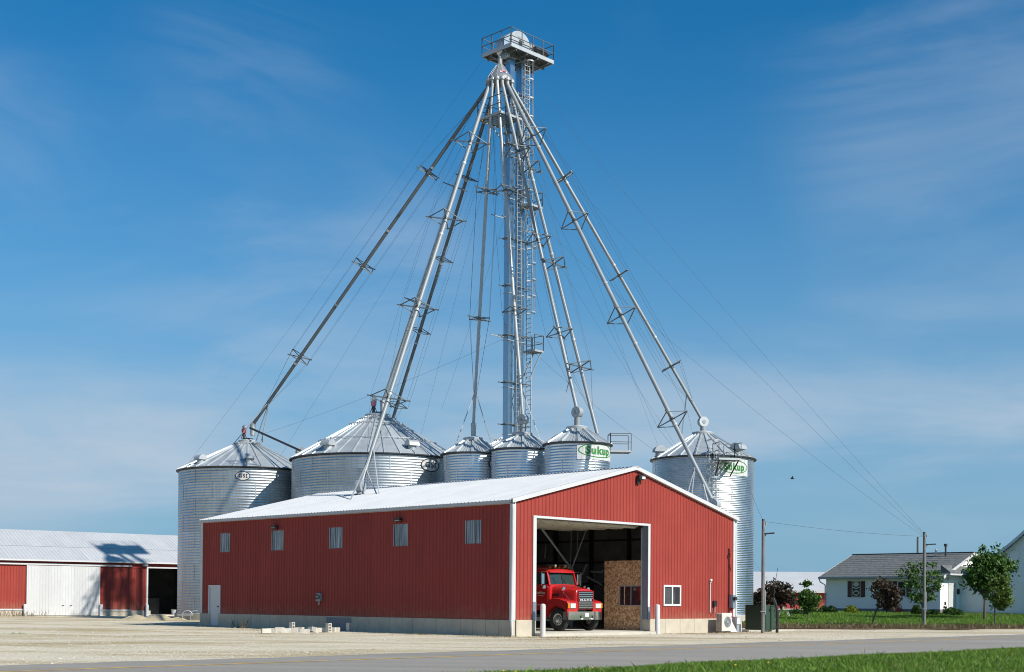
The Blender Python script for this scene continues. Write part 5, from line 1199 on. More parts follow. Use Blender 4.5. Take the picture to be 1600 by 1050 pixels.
# ================================================================== HOUSES
def meet(px, py):
    for D in np.arange(62, 220, .1):
        P = at(px, py, D)
        if P.z <= tz(P.x, P.y): return Vector((P.x, P.y, tz(P.x, P.y)))
    P = at(px, py, 120); P.z = tz(P.x, P.y); return P
HY = R(-42.); hu = (math.cos(HY), math.sin(HY)); hv = (-math.sin(HY), math.cos(HY))
h0 = at(1291, 900, 106.); HB = .72; h0.z = HB
def along(O, u, px):
    x, y, z = ray(px, 920); return (O.x*y-O.y*x)/(x*u[1]-y*u[0])
HL = along(h0, hu, 1469); HD = 10.4; HE = 3.62-HB; HRZ = 5.42-HB
hs_ = thing('house', 'single-storey pale house with grey shingle roof and maroon shutters', 'house', h0, HY)
def lap_wall(p, q, z0, z1, nrm, openings=(), step=.115):
    mm = MB(); p, q = Vector(p), Vector(q); nrm = Vector(nrm); d = (q-p); Ln = d.length; d.normalize(); z = z0
    while z < z1-.01:
        e = min(z1, z+step); segs = [(0, Ln)]
        for a, b_, oz0, oz1 in openings:
            if oz0 < (z+e)/2 < oz1: segs = [s2 for s in segs for s2 in ((s[0], min(s[1], a)), (max(s[0], b_), s[1])) if s2[1] > s2[0]+.01]
        for a, b_ in segs:
            A, B_ = p+d*a, p+d*b_
            mm.quad((A.x+nrm.x*.018, A.y+nrm.y*.018, z), (B_.x+nrm.x*.018, B_.y+nrm.y*.018, z), (B_.x, B_.y, e), (A.x, A.y, e)); mm.quad((A.x, A.y, z), (B_.x, B_.y, z), (B_.x+nrm.x*.018, B_.y+nrm.y*.018, z), (A.x+nrm.x*.018, A.y+nrm.y*.018, z))
        z = e
    return mm
fx = lambda px: along(h0, hu, px)
wz = lambda py, px: at(px, py, h0.y+hu[1]*fx(px)).z-HB
W1 = (fx(1331.5), fx(1345), wz(933, 1338), wz(908, 1338)); W2 = (fx(1402), fx(1416.5), wz(932.5, 1410), wz(908, 1410))
lap_wall((0, 0, 0), (HL, 0, 0), .35, HE, (0, -1, 0), [W2]).build('front_siding', SIDING, hs_)
lap_wall((HL, 0, 0), (HL, HD, 0), .35, HE, (1, 0, 0)).build('side_siding', SIDING, hs_)
lap_wall((0, HD, 0), (0, 0, 0), .35, HE, (-1, 0, 0)).build('side_siding', SIDING, hs_)
mm = MB(); mm.quad((0, HD, 0), (HL, HD, 0), (HL, HD, HE), (0, HD, HE)); mm.build('rear_wall', SIDING, hs_)
for xx, s in ((HL, 1), (0, -1)):
    mm = MB(); k = 14
    for i in range(k):
        z0, z1 = HE+(HRZ-HE-.1)*i/k, HE+(HRZ-HE-.1)*(i+1)/k; a0, a1 = HD/2*i/k, HD/2*(i+1)/k
        mm.add([(xx+s*.018, a0, z0), (xx+s*.018, HD-a0, z0), (xx, HD-a1, z1), (xx, a1, z1)], [(0, 1, 2, 3)])
    mm.build('gable_siding', SIDING, hs_)
mm = MB(); mm.box(-.02, HL+.02, -.03, HD+.02, -.6, .35); mm.build('foundation', pm('grey_foundation', (.20, .20, .20), .9), hs_)
ov = .42; zev = HE+.02-ov*(HRZ-HE)/(HD/2)
mm = MB(); k = 12
def rz_(y): return HE+.05+(HRZ-HE)*y/(HD/2)
for i in range(k):   # shingle courses step slightly
    y0 = -ov+(HD/2+ov)*i/k; y1 = -ov+(HD/2+ov)*(i+1)/k
    mm.quad((-ov, y0, rz_(y0)+.02), (HL+ov, y0, rz_(y0)+.02), (HL+ov, y1, rz_(y1)), (-ov, y1, rz_(y1))); mm.quad((-ov, y0, rz_(y0)), (HL+ov, y0, rz_(y0)), (HL+ov, y0, rz_(y0)+.02), (-ov, y0, rz_(y0)+.02))
mm.quad((-ov, HD+ov, rz_(-ov)), (-ov, HD/2, rz_(HD/2)), (HL+ov, HD/2, rz_(HD/2)), (HL+ov, HD+ov, rz_(-ov))); mm.bar((-ov, HD/2, rz_(HD/2)+.02), (HL+ov, HD/2, rz_(HD/2)+.02), .3, .05); rfh = mm.build('roof', SHING, hs_)
for xx in (-ov-.03, HL+ov+.03):
    mm = MB()
    for a, b_ in ((-ov, HD/2), (HD+ov, HD/2)): mm.bar((xx, a, rz_(-ov)-.09), (xx, b_, rz_(HD/2)-.09), .05, .2)
    mm.build('bargeboard', WTRIM, hs_)
mm = MB(); mm.box(-ov, HL+ov, -ov-.10, -ov+.01, rz_(-ov)-.14, rz_(-ov)-.0); mm.box(-ov, HL+ov, -ov, -.02, rz_(-ov)-.16, rz_(-ov)-.13); mm.build('gutter', pm('grey_gutter', (.33, .38, .40), .5), hs_)
mm = MB(); mm.tube([(-ov+.05, -ov-.05, rz_(-ov)-.12), (-ov+.1, -ov+.05, rz_(-ov)-.4), (-.05, -.07, rz_(-ov)-.62), (-.05, -.07, .1)], .045, 6); mm.build('downspout', GREYP, hs_, True)
def shutter(a, b_, z0, z1):
    mm = MB(); mm.box(a, b_, -.05, -.02, z0, z1)
    for i in range(14): zz = z0+.06+(z1-z0-.12)*i/14; mm.box(a+.04, b_-.04, -.062, -.05, zz, zz+.035)
    mm.build('shutter', SHUT, hs_)
sw = (W1[1]-W1[0])*.48
for W_ in (W1, W2):
    shutter(W_[0]-sw-.02, W_[0]-.02, W_[2], W_[3]); shutter(W_[1]+.02, W_[1]+sw+.02, W_[2], W_[3])
mm = MB(); mm.box(W1[0], W1[1], -.06, -.02, W1[2], W1[3]); pn = mm.build('patterned_panel', BLACKS, hs_)
mm = MB(); cxp = (W1[0]+W1[1])/2; hwp = (W1[1]-W1[0])/2; hz = (W1[3]-W1[2]); f_ = -.064
for a, b_ in ((W1[0], W1[0]+.05), (W1[1]-.05, W1[1])): mm.box(a, b_, f_, -.06, W1[2], W1[3])
mm.box(W1[0], W1[1], f_, -.06, W1[3]-.04, W1[3]); mm.box(W1[0], W1[1], f_, -.06, W1[2], W1[2]+.04)
def lens(cz, rx, ry, th, flip=1):
    n = 12; 
    for sgn in (1, -1):
        for i in range(n):
            u0, u1 = -1+2*i/n, -1+2*(i+1)/n; g0, g1 = (1-u0*u0), (1-u1*u1)
            mm.add([(cxp+u0*rx, f_, cz+sgn*ry*g0), (cxp+u1*rx, f_, cz+sgn*ry*g1), (cxp+u1*rx, f_, cz+sgn*max(0, ry*g1-th)), (cxp+u0*rx, f_, cz+sgn*max(0, ry*g0-th))], [(0, 1, 2, 3)])
lens(W1[2]+hz*.26, hwp*.8, hz*.17, hz*.07); lens(W1[2]+hz*.80, hwp*.75, hz*.15, hz*.15); 
mm.add([(cxp-hwp*.8, f_, W1[2]+hz*.60), (cxp, f_, W1[2]+hz*.50), (cxp+hwp*.8, f_, W1[2]+hz*.60), (cxp+hwp*.8, f_, W1[2]+hz*.66), (cxp, f_, W1[2]+hz*.57), (cxp-hwp*.8, f_, W1[2]+hz*.66)], [(0, 1, 4, 5), (1, 2, 3, 4)])
mm.build('panel_pattern', pm('cream_pattern_paint', (.62, .62, .52), .6), pn)
mm = MB(); a, b_, z0, z1 = W2
for q in ((a, a+.08, z0, z1), (b_-.08, b_, z0, z1), (a, b_, z0, z0+.08), (a, b_, z1-.08, z1), (a, b_, (z0+z1)/2-.03, (z0+z1)/2+.03)): mm.box(q[0], q[1], -.05, .04, q[2], q[3])
wn = mm.build('window', WTRIM, hs_); mm = MB(); mm.box(a+.08, b_-.08, .0, .01, z0+.08, (z0+z1)/2-.03); mm.build('pane', GLASS, wn); mm = MB(); mm.box(a+.08, b_-.08, -.015, -.005, (z0+z1)/2+.03, z1-.08); mm.build('pane', GLASS, wn)
# side door and pent roof on the sunlit end
ga = lambda px: along(Vector((h0.x+hu[0]*HL, h0.y+hu[1]*HL, 0)), hv, px)
dA, dB = ga(1482), ga(1492); mm = MB(); mm.box(HL+.02, HL+.06, dA-.12, dA, .3, 2.28); mm.box(HL+.02, HL+.06, dB, dB+.12, .3, 2.28); mm.box(HL+.02, HL+.06, dA-.12, dB+.12, 2.2, 2.32); dd = mm.build('side_door_frame', WTRIM, hs_); mm = MB(); mm.box(HL+.022, HL+.04, dA, dB, .3, 2.2); mm.build('side_door', WHITE, hs_)
mm = MB(); mm.prism([(HL+.0, HE+.75), (HL+.02, HE+.75), (HL+.75, HE+.22), (HL+.75, HE+.12), (HL, HE+.12)], lambda x, z: (x, .1, z), lambda x, z: (x, ga(1509), z)); mm.build('pent_roof', SHING, hs_)
mm = MB(); mm.box(HL+.02, HL+.80, .0, ga(1510), HE+.0, HE+.118); mm.build('pent_fascia', WTRIM, hs_)
mm = MB(); mm.cyl((HL+.05, dA-.2, 2.65), (HL+.2, dA-.2, 2.6), .12, .07, n=10); mm.build('porch_lamp', WTRIM, hs_, True)
mm = MB(); mm.bbox(HL+.02, HL+.15, dB+.35, dB+.55, 1.5, 1.9, .02); mm.build('wall_lantern', BLK, hs_)
for px_, hh, blk in ((1482, .55, 0), (1494, .75, 1)):
    x_ = fx(1468)-1.5-(.0 if blk else .8); y_ = HD/2-.8; mm = MB(); mm.cyl((x_, y_, rz_(y_)-.2), (x_, y_, rz_(y_)+hh), .07, n=10)
    if blk: mm.cyl((x_, y_, rz_(y_)+hh), (x_, y_, rz_(y_)+hh+.2), .13, n=10)
    mm.build('vent_pipe', DKST if blk else WTRIM, rfh, True)
# second house: flared gable in shade at the right edge
q0 = Vector((h0.x+hu[0]*HL+hv[0]*ga(1499), h0.y+hu[1]*HL+hv[1]*ga(1499), HB)); h2 = thing('gabled_house', 'tall pale gabled house with flared eave at the right edge', 'house', q0, HY)
H2L = 15.0
def prof2(x): t_ = max(0., min(1., x/7.5)); t_ = 1-abs(1-x/7.5) if x > 7.5 else x/7.5; return 2.95+1.3*t_+4.2*t_**1.7
mm = MB(); z = .3
while z < 8.3:
    e = z+.115; xs_ = [x for x in np.arange(0, H2L+.01, .05) if prof2(x) > z]
    if xs_: a, b_ = xs_[0], xs_[-1]; mm.quad((a, -.018, z), (b_, -.018, z), (b_, 0, e), (a, 0, e)); mm.quad((a, 0, z), (b_, 0, z), (b_, -.018, z), (a, -.018, z))
    z = e
mm.build('gable_siding', SIDING, h2); mm = MB(); mm.box(0, H2L, .02, 12, .3, 2.9); mm.box(-.02, H2L+.02, -.03, 12.02, -.6, .3); mm.build('side_walls', SIDING, h2)
mm = MB(); n = 40
for i in range(n+1): x = -.5+(H2L+1)*i/n; z = prof2(max(0, min(H2L, x)))-(.12 if x < 0 or x > H2L else 0); mm.v += [(x, -.5, z+.08), (x, 12.3, z+.08), (x, -.5, z+.2), (x, 12.3, z+.2)]
for i in range(n): a = 4*i; mm.f += [(a, a+4, a+5, a+1), (a+2, a+3, a+7, a+6), (a, a+2, a+6, a+4)]
mm.build('roof', SHING, h2); mm = MB()
for i in range(n): x0, x1 = -.5+(H2L+1)*i/n, -.5+(H2L+1)*(i+1)/n; z0, z1 = prof2(max(0, min(H2L, x0))), prof2(max(0, min(H2L, x1))); mm.quad((x0, -.52, z0-.08), (x1, -.52, z1-.08), (x1, -.52, z1+.2), (x0, -.52, z0+.2))
mm.build('bargeboard', pm('pale_blue_trim', (.55, .62, .68), .5), h2)
xv = along(q0, hu, 1586); zv = at(1586, 867, q0.y+hu[1]*xv).z-HB
mm = MB(); mm.lathe([(.30, -.03), (.36, -.05), (.40, -.03)], 24, (xv, -.0, zv), 'y'); rv = mm.build('round_vent', SIDING, h2, True); mm = MB(); mm.lathe([(.30, -.03), (.01, -.03)], 24, (xv, 0, zv), 'y'); mm.build('vent_face', SIDING, rv)
# far red barn behind the lone bin
fb0 = at(1292, 940, 158.); fb0.z = .5; fb = thing('far_barn', 'distant low red barn with white roof behind the crabapple', 'barn', fb0, R(-4)); zz = lambda py: at(1230, py, 158).z-.5
mm = MB(); mm.box(-24, 1.0, 0, 9, 0, zz(921)); mm.build('wall', RED, fb); mm = MB(); ze1, zr1 = zz(921.5), at(1230, 893.5, 163).z-.5
mm.add([(-24.4, -.5, ze1-.1), (1.3, -.5, ze1-.1), (1.3, 4.6, zr1), (-24.4, 4.6, zr1), (1.3, 9.5, ze1-.1), (-24.4, 9.5, ze1-.1)], [(0, 1, 2, 3), (3, 2, 4, 5)]); mm.add([(1.0, 0, ze1-.1), (1.0, 9, ze1-.1), (1.0, 4.6, zr1-.1)], [(0, 1, 2)]); mm.build('roof', WROOF, fb)
mm = MB(); mm.box(-24.4, 1.3, -.56, -.5, ze1-.35, ze1-.05); mm.build('eave_fascia', WTRIM, fb)
mm = MB(); mm.box(-2.4, -1.2, -.06, -.01, 1.0, 2.1); wf = mm.build('window', CREAM, fb); mm = MB(); mm.box(-2.25, -1.75, -.08, -.06, 1.5, 1.95); mm.build('pane', GLASS, wf)
mm = MB(); mm.box(-12.5, -7.5, -.05, -.01, .0, ze1-.5); mm.build('open_bay_shade', BLK, fb)  # black sheet on the solid wall, colour stands for the bay's inner shade
for i in range(3):
    for j in range(4):
        lab = f"red plastic tote in the {['bottom','middle','top'][i]} row of the far barn stack, {['leftmost','second','third','rightmost'][j]} column"
        t = thing('tote', lab, 'tote', (fb0.x-6.4+j*1.15, fb0.y-1.6, fb0.z+.02+i*.48), 0, 'red totes stacked at the far barn'); mm = MB(); mm.bbox(-.52, .52, -.4, .4, 0, .44, .06); mm.build('tub', pm('red_plastic', (.35, .04, .04), .5) if 'red_plastic' not in MATS else MATS['red_plastic'], t)
# ================================================================== VEGETATION
def leaf_mesh(name, mat, C, size, flat=.0, rng=None):
    n = len(C); rng = rng or np.random
    A = rng.normal(size=(n, 3)); A /= np.linalg.norm(A, axis=1)[:, None]; B_ = rng.normal(size=(n, 3)); B_ -= A*(A*B_).sum(1)[:, None]; B_ /= np.linalg.norm(B_, axis=1)[:, None]
    s = size*rng.uniform(.6, 1.3, n)[:, None]
    V = np.empty((n, 4, 3)); V[:, 0] = C-A*s; V[:, 1] = C+B_*s*.55; V[:, 2] = C+A*s; V[:, 3] = C-B_*s*.55
    return quads(name, mat, V.reshape(-1, 3), n, rng.uniform(0, 1, n))
def quads(name, mat, V, n, var, k=4):
    me = bpy.data.meshes.new(name); me.vertices.add(n*k); me.vertices.foreach_set('co', np.ascontiguousarray(V, dtype=np.float32).ravel())
    me.loops.add(n*k); me.loops.foreach_set('vertex_index', np.arange(n*k, dtype=np.int32)); me.polygons.add(n)
    me.polygons.foreach_set('loop_start', np.arange(0, n*k, k, dtype=np.int32)); me.polygons.foreach_set('loop_total', np.full(n, k, dtype=np.int32))
    at_ = me.attributes.new('leafvar', 'FLOAT', 'FACE'); at_.data.foreach_set('value', np.asarray(var, dtype=np.float32))
    me.materials.append(mat); me.update(); me.validate(); return me
def tree(label, base, top_h, lobes, mat, nleaf, leaf, trunk_r=.07, clump=.28, name='tree', group='trees on the house lawn', lean=(0, 0), seed=1, fork=.35, cat='tree', nclump=60, bark=BARK):
    rng = np.random.RandomState(seed); t = thing(name, label, cat, base, 0, group); mm = MB(); vol = [a*b*c for _, (a, b, c) in lobes]; p_ = np.array(vol)/sum(vol)
    centers = []
    for i in range(nclump):
        c, r_ = lobes[rng.choice(len(lobes), p=p_)]
        while True:
            u = rng.uniform(-1, 1, 3)
            if .15 < (u*u).sum() < 1: break
        centers.append(np.array(c)+u*np.array(r_))
    zf = top_h*fork; f = Vector((lean[0]*fork, lean[1]*fork, zf))
    mm.tube([(0, 0, -.15), (0, 0, 0), (lean[0]*fork*.5, lean[1]*fork*.5, zf*.55), f], [trunk_r*1.25, trunk_r, trunk_r*.85, trunk_r*.7], 8)
    for i, c in enumerate(centers):
        if i % 3 == 0 or nclump < 30:
            c = Vector(c); m_ = f.lerp(c, .5)+Vector((rng.uniform(-.1, .1), rng.uniform(-.1, .1), .05*(c-f).length)); mm.tube([f-Vector((0, 0, zf*.15*rng.random_sample())), m_, c], [trunk_r*.45, trunk_r*.24, trunk_r*.08], 5)
    mm.build('trunk', bark, t, True)
    C = []
    per = nleaf//nclump
    for c in centers:
        s = clump*rng.uniform(.6, 1.25); C.append(c+rng.normal(size=(per, 3))*np.array([s, s, s*.72])*.6)
    obj('crown', leaf_mesh('crown', mat, np.concatenate(C), leaf, rng=rng), t); return t
def mpx(P): return P.y/F
def T(label, bx, by, top, lobespx, mat, nleaf, leaf, **kw):
    P = meet(bx, by); k = mpx(P); L_ = [((( x-bx)*k, 0.25*(i % 3-1)*rx*k, (by-y)*k), (rx*k, rx*k*.9, ry*k)) for i, (x, y, rx, ry) in enumerate(lobespx)]
    return tree(label, P, (by-top)*k, L_, mat, nleaf, leaf, **kw)
T('large green maple in front of the flared gable house', 1538.5, 967.5, 849, [(1532, 893, 24, 26), (1551, 885, 22, 27), (1548, 910, 28, 14), (1573, 885, 15, 12), (1545, 862, 15, 12), (1522, 910, 13, 12)], LEAFG, 5200, .13, trunk_r=.10, seed=3, fork=.30, nclump=120, clump=.42)
T('small light-green sapling right of the large maple', 1554.5, 979, 900, [(1560, 930, 17, 18), (1564, 912, 13, 12), (1567, 942, 11, 9)], LEAFY, 2000, .10, trunk_r=.055, seed=4, fork=.42, nclump=55, clump=.28)
T('upright loose green tree behind the lawn pole', 1441, 967, 875, [(1418, 905, 15, 24), (1435, 905, 22, 26), (1460, 905, 15, 26), (1440, 930, 22, 16), (1405, 893, 7, 8)], LEAFG, 2100, .10, trunk_r=.07, seed=5, fork=.25, nclump=90, clump=.24)
T('leaning bronze-leaved tree in front of the maroon shutters', 1362, 978, 907, [(1384, 932, 20, 20), (1376, 918, 14, 12), (1393, 942, 12, 12)], LEAFP, 2800, .10, trunk_r=.06, seed=6, fork=.42, lean=(.85, 0), nclump=75, clump=.26)
T('slender young green tree in front of the far barn', 1263, 968, 905, [(1261, 915, 4, 12), (1262, 927, 6, 10), (1262, 940, 11, 11), (1270, 938, 8, 8), (1263, 950, 9, 6), (1254, 933, 7, 5)], LEAFG, 2600, .12, trunk_r=.05, seed=8, fork=.3, nclump=80, clump=.26)
T('wide dark crabapple tree behind the green cabinets', 1214, 963, 903, [(1203, 928, 18, 16), (1222, 930, 20, 16), (1190, 940, 14, 10), (1236, 937, 11, 9), (1210, 915, 14, 10)], LEAFP, 2600, .13, trunk_r=.09, seed=9, fork=.35, nclump=110, clump=.30)
T('tiny dark tree beside the sunlit house end', 1519, 957, 930, [(1521, 939, 13, 8), (1530, 944, 7, 5), (1511, 941, 6, 4)], LEAFD, 600, .11, trunk_r=.04, seed=10, fork=.45, nclump=30, clump=.22)
def bush(label, bx, by, rx, h, mat, n=700, leaf=.07, seed=1):
    P = meet(bx, by); k = mpx(P); rx *= k; h *= k; rng = np.random.RandomState(seed); t = thing('shrub', label, 'shrub', P, 0, 'shrubs along the house')
    u = rng.normal(size=(n, 3)); u /= np.linalg.norm(u, axis=1)[:, None]; u[:, 2] = np.abs(u[:, 2]); rr = rng.uniform(.62, 1.06, n)[:, None]; lump = 1+.12*np.sin(u[:, :1]*7+seed)*np.cos(u[:, 1:2]*6)
    C = u*rr*lump*np.array([rx, rx, h]); obj('crown', leaf_mesh('crown', mat, C, leaf, rng=rng), t)
    mm = MB()
    for i in range(6): a = i*1.05; mm.tube([(0, 0, -.05), (rx*.3*math.cos(a), rx*.3*math.sin(a), h*.4), (rx*.55*math.cos(a), rx*.55*math.sin(a), h*.75)], [.02, .015, .006], 5)
    mm.build('stem', BARK, t)
bush('dark round shrub at the left corner of the house', 1288, 957, 8, 10, LEAFB, 1400, .075, 2); bush('rounded green shrub second from the house corner', 1299, 957.5, 8.5, 10, LEAFB, 1400, .075, 3)
bush('bright lime shrub under the patterned panel', 1330, 957.5, 10, 10.5, LEAFL, 1100, .085, 4); bush('clipped dark globe shrub behind the lawn pole', 1432, 960, 8, 14, LEAFB, 1600, .07, 5)
bush('low green shrub just right of the lawn pole', 1458, 961, 10, 8, LEAFB, 1100, .08, 6); bush('maroon shrub by the sunlit side door', 1466, 958, 13, 22, LEAFM, 1500, .10, 7)
bush('broad green shrub below the side door', 1486, 961, 11, 11, LEAFG, 1200, .09, 8); bush('green shrub nearest the sunlit house corner', 1498, 962, 8, 9, LEAFG, 900, .085, 9)
bush('wispy reddish shrub left of the globe shrub', 1403, 957.5, 10, 8, LEAFM, 350, .07, 11); bush('low plants along the foot of the flared gable', 1550, 958, 8, 5, LEAFB, 600, .07, 12); bush('small hedge plants in front of the far barn', 1245, 960, 14, 8, LEAFB, 900, .09, 13); bush('low hedge left of the dark round shrub', 1275, 957, 12, 6, LEAFB, 800, .08, 14); bush('small plants beside the right edge house foot', 1584, 959, 9, 4, LEAFB, 500, .07, 15)
# mulch bed with edging stones along the house
m = MB(); 
for i in range(61):
    s = -2+i*(HL+8)/60
    for d_ in (-.1, -1.5-.2*math.sin(s*1.7)): X_, Y_ = h0.x+hu[0]*s+hv[0]*d_, h0.y+hu[1]*s+hv[1]*d_; m.v.append((X_, Y_, tz(X_, Y_)+.03))
m.f = [(2*i, 2*i+1, 2*i+3, 2*i+2) for i in range(60)]; m.build('mulch_bed', DIRT, kind='structure')
# person-sized playthings: none. leaning white ladder frame by the crabapple
P = meet(1232, 963); t = thing('step_ladder', 'white wooden frame leaning beside the crabapple trunk', 'ladder', P); mm = MB(); k = mpx(P); mm.bar((-.0, 0, 0), (-.55, .1, 1.6), .09, .05); mm.bar((.1, 0, 0), (-.45, .1, 1.6), .05, .05); mm.build('rail', WTRIM, t); mm = MB(); mm.bar((-.75, 0, .05), (-.3, 0, .75), .4, .08); mm.build('panel', CREAM, t)
# ------------------------------------------------------------------ grass blades, gravel stones
def blades(name, mat, XY, Z, hgt, wid, var, lean=.45):
    n = len(XY); rng = np.random; a = rng.uniform(0, 2*np.pi, n); l_ = np.clip(rng.normal(0, lean, (n, 2)), -.9, .9)*hgt[:, None]
    V = np.empty((n, 4, 3)); dx, dy = np.cos(a)*wid, np.sin(a)*wid
    V[:, 0] = np.c_[XY[:, 0]-dx, XY[:, 1]-dy, Z]; V[:, 1] = np.c_[XY[:, 0]+dx, XY[:, 1]+dy, Z]
    V[:, 2] = np.c_[XY[:, 0]+l_[:, 0]*.4+dx*.7, XY[:, 1]+l_[:, 1]*.4+dy*.7, Z+hgt*.6]; V[:, 3] = np.c_[XY[:, 0]+l_[:, 0], XY[:, 1]+l_[:, 1], Z+hgt]
    return quads(name, mat, V.reshape(-1, 3), n, var)
n = 330000; Dd = np.random.uniform(26.5, 50, n); Xx = np.random.uniform(-.06, .41, n)*Dd
lx = (Xx-CX0)*G[0]+(Dd-CY0)*G[1]; ly = (Xx-CX0)*LV[0]+(Dd-CY0)*LV[1]
edge = -20.15+.18*np.sin(lx*.8)+.10*np.sin(lx*2.7); keep = ly < edge+np.abs(np.random.normal(0, .12, n)); Xx, Dd, ly, lx = Xx[keep], Dd[keep], ly[keep], lx[keep]; n = len(Xx)
pat = .5+.5*np.sin(Xx*1.1+.6*np.sin(Dd*.9))*np.sin(Dd*1.3+1); hg = np.random.gamma(6, .0105, n)*(.75+.5*pat); zz_ = np.where(ly > -21.4, .012+(.018)*np.clip((-20.1-ly)/.95, 0, 1), .03-.01*np.clip((-21.4-ly)/2.6, 0, 1))
hg *= .55+.45*np.clip((edge[keep]-ly)/1.2, 0, 1)
obj('grass', blades('grass', GRASS, np.c_[Xx, Dd], zz_-.01, hg, np.full(n, .007), np.clip(np.random.normal(.42+.25*pat, .25, n), 0, 1)), None, 'green roadside grass in the lower right foreground', 'grass', None, 'stuff')
sel = np.random.random(n) < .02
obj('dry_grass', blades('dry_grass', GRASSD, np.c_[Xx, Dd][sel], zz_[sel], hg[sel]*1.25, np.full(sel.sum(), .006), np.random.uniform(0, 1, sel.sum())), None, 'straw-coloured dry blades mixed into the roadside grass', 'grass', None, 'stuff')
n = 70000; Dd = np.random.uniform(79, 104, n); Xx = np.random.uniform(14, 46, n); keep = Dd > 79.7+.10*(Xx-14); Xx, Dd = Xx[keep], Dd[keep]; n = len(Xx)
zt2 = np.array([tz(x, y) for x, y in zip(Xx, Dd)]); pat = .5+.5*np.sin(Xx*.7+.8*np.sin(Dd*.5))*np.sin(Dd*.8)
obj('grass', blades('grass', GRASS, np.c_[Xx, Dd], zt2, np.random.gamma(6, .012, n), np.full(n, .022), np.clip(np.random.normal(.40+.25*pat, .2, n), 0, 1)), None, 'mown green grass of the house lawn', 'grass', None, 'stuff')
n = 14000; Xx = np.random.uniform(12.5, 46, n); Dd = 79.9+.1*(Xx-14)+.25*np.sin(Xx*.9)-np.abs(np.random.normal(.0, 1.15, n))
ok = Dd > 77.1+.1*(Xx-14)+1.6*np.clip((Xx-25)/6, 0, 1); Xx, Dd = Xx[ok], Dd[ok]; n = len(Xx)
obj('dry_grass', blades('dry_grass', GRASSD, np.c_[Xx, Dd], np.array([tz(x, y) for x, y in zip(Xx, Dd)]), np.random.gamma(5, .03, n), np.full(n, .02), np.random.uniform(0, 1, n)), None, 'brown dead grass fringe between gravel and lawn', 'grass', None, 'stuff')
# weeds along the long wall, the yard and the left barn
def weed_patch(label, px, py, w_, n, h_, mat, seed):
    rng = np.random.RandomState(seed); P = grd(px, py); XY = np.c_[P.x+rng.normal(0, w_, n), P.y+rng.normal(0, w_*.6, n)]
    o = obj('weed_tuft', blades('weed_tuft', mat, XY-np.array([P.x, P.y]), np.full(n, -.03), np.minimum(rng.gamma(5, h_/8, n), h_*1.3), np.full(n, .008), rng.uniform(0, 1, n), .18), None, label, 'weeds', 'weed tufts in the gravel', 'stuff', P)
for i, a in enumerate([('tall dry weed stalks by the long wall near the walk-in door', 370, 980, .15, 40, .45, GRASSD), ('second weed stalks along the long wall', 381, 981, .12, 30, .5, GRASSD), ('dry tuft at the far left barn foundation', 12, 962, 1.2, 900, .5, GRASSD), ('sparse weeds left of the front barn corner', 655, 991, .5, 160, .12, GRASSD), ('sparse weeds below the fifth light panel', 760, 994, .6, 200, .12, GRASSY if False else GRASSD), ('weeds along the doorway threshold', 870, 996, 1.0, 400, .07, GRASSD), ('weeds in front of the air conditioner', 1090, 990, 1.2, 500, .07, GRASSD), ('green weeds beside the far-left bin', 262, 968, .6, 250, .2, GRASS), ('tuft of weeds in the middle of the gravel yard', 28, 990, .3, 120, .1, GRASS), ('leafy weeds near the pole foot', 1168, 987, .4, 160, .10, GRASSD)]): weed_patch(*a, seed=20+i)
# dirt mound and loose stones
def stones(label, XY, Z, S, name='loose_stones'):
    n = len(XY); rng = np.random; base = np.array([[1, 0, 0], [0, 1, 0], [-1, 0, 0], [0, -1, 0], [0, 0, .7], [0, 0, -.4]], float); fs = np.array([[0, 1, 4], [1, 2, 4], [2, 3, 4], [3, 0, 4], [1, 0, 5], [2, 1, 5], [3, 2, 5], [0, 3, 5]])
    V = base[None]*(rng.uniform(.6, 1.3, (n, 6, 1)))*S[:, None, None]; a = rng.uniform(0, 6.28, n); c, s = np.cos(a)[:, None], np.sin(a)[:, None]
    x = V[:, :, 0]*c-V[:, :, 1]*s; y = V[:, :, 0]*s+V[:, :, 1]*c; V[:, :, 0], V[:, :, 1] = x, y; V += np.c_[XY, Z][:, None, :]
    T_ = V[:, fs].reshape(-1, 3); return quads(name, STONE, T_, n*8, np.zeros(n*8), 3)
n = 42000; Dd = np.random.uniform(28, 75, n)**1.0; Xx = np.random.uniform(-.40, .40, n)*Dd; ly = (Xx-CX0)*LV[0]+(Dd-CY0)*LV[1]; lx = (Xx-CX0)*G[0]+(Dd-CY0)*G[1]
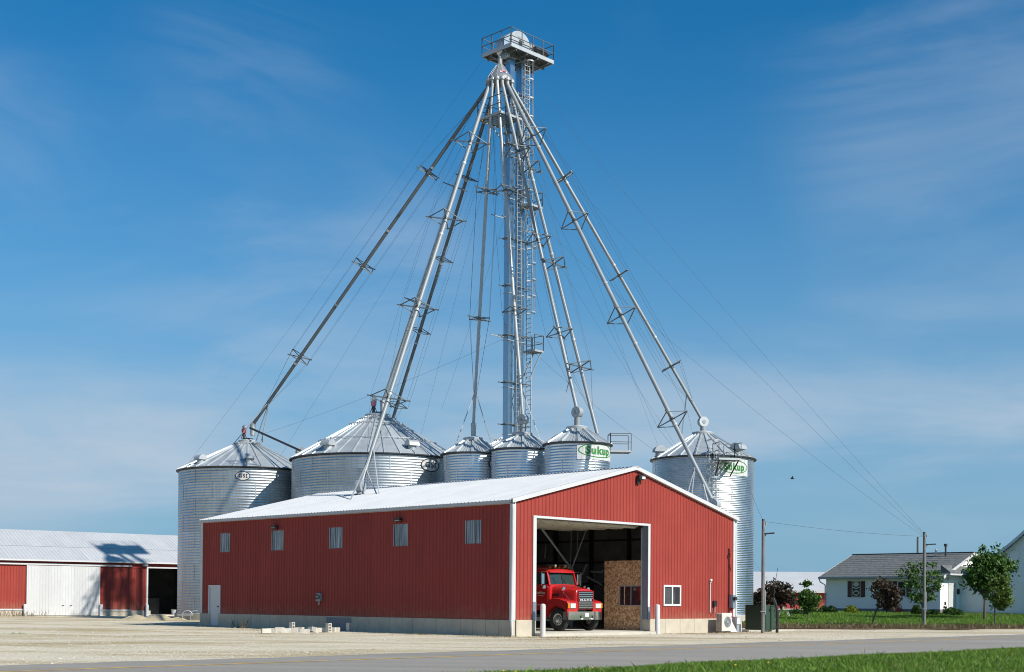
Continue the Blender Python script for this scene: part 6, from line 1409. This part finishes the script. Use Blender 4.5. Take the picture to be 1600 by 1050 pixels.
keep = (ly > -11.25+np.abs(np.random.normal(0, .25, n))*-1*0) & (ly > -11.2) & ~((lx > -.4) & (lx < 16.6) & (ly > -.4)) & ~(Dd > 77); Xx, Dd = Xx[keep], Dd[keep]; n = len(Xx)
obj('loose_stones', stones('', np.c_[Xx, Dd], np.full(n, -.015), np.random.gamma(3, .0042, n)+.004), None, 'loose pale stones scattered over the gravel yard', 'gravel', None, 'stuff')
m = MB(); P = grd(238, 968); rng = np.random.RandomState(3); nx_, ny_ = 26, 14
for j in range(ny_+1):
    for i in range(nx_+1):
        u, v = 2*i/nx_-1, 2*j/ny_-1; f_ = max(0, 1-u*u)*max(0, 1-v*v); m.v.append((u*2.6, v*1.6, -.06+f_*(.30+.14*math.sin(u*9+v*4)+.10*rng.uniform(-1, 1))))
m.f = [(j*(nx_+1)+i, j*(nx_+1)+i+1, (j+1)*(nx_+1)+i+1, (j+1)*(nx_+1)+i) for j in range(ny_) for i in range(nx_)]
o = m.build('dirt_mound', GRAVEL, None, 60); o.location = P; tag(o, 'low mound of dirt and gravel in front of the left barn bay', 'dirt mound')
# dandelions in the verge
hd_m = MB(); hd_m.ell((0, 0, 0), .028, .028, .016, 8, 4); dm = hd_m.mesh('flower', pm('dandelion_yellow', (.75, .50, .01), .6)); stm = MB(); stm.tube([(0, 0, -.16), (.005, 0, 0)], .004, 4); sm_m = stm.mesh('stem', pm('dandelion_stem', (.08, .15, .03), .6))
for i, (px, py, lab) in enumerate([(786, 1048, 'leftmost dandelion at the bottom edge'), (805, 1049, 'second dandelion from the left at the bottom edge'), (925, 1043, 'lone dandelion left of the dandelion trio'), (1142, 1033, 'highest dandelion of the middle trio'), (1149, 1039, 'lowest dandelion of the middle trio'), (1161, 1031, 'rightmost dandelion of the middle trio'), (1200, 1035, 'dandelion right of the middle trio'), (1577, 1016, 'dandelion near the right edge of the verge')]):
    P = grd(px, py, .17); t = thing('dandelion', lab, 'dandelion', P, 0, 'dandelions in the grass verge'); obj('flower', dm, t); obj('stem', sm_m, t)
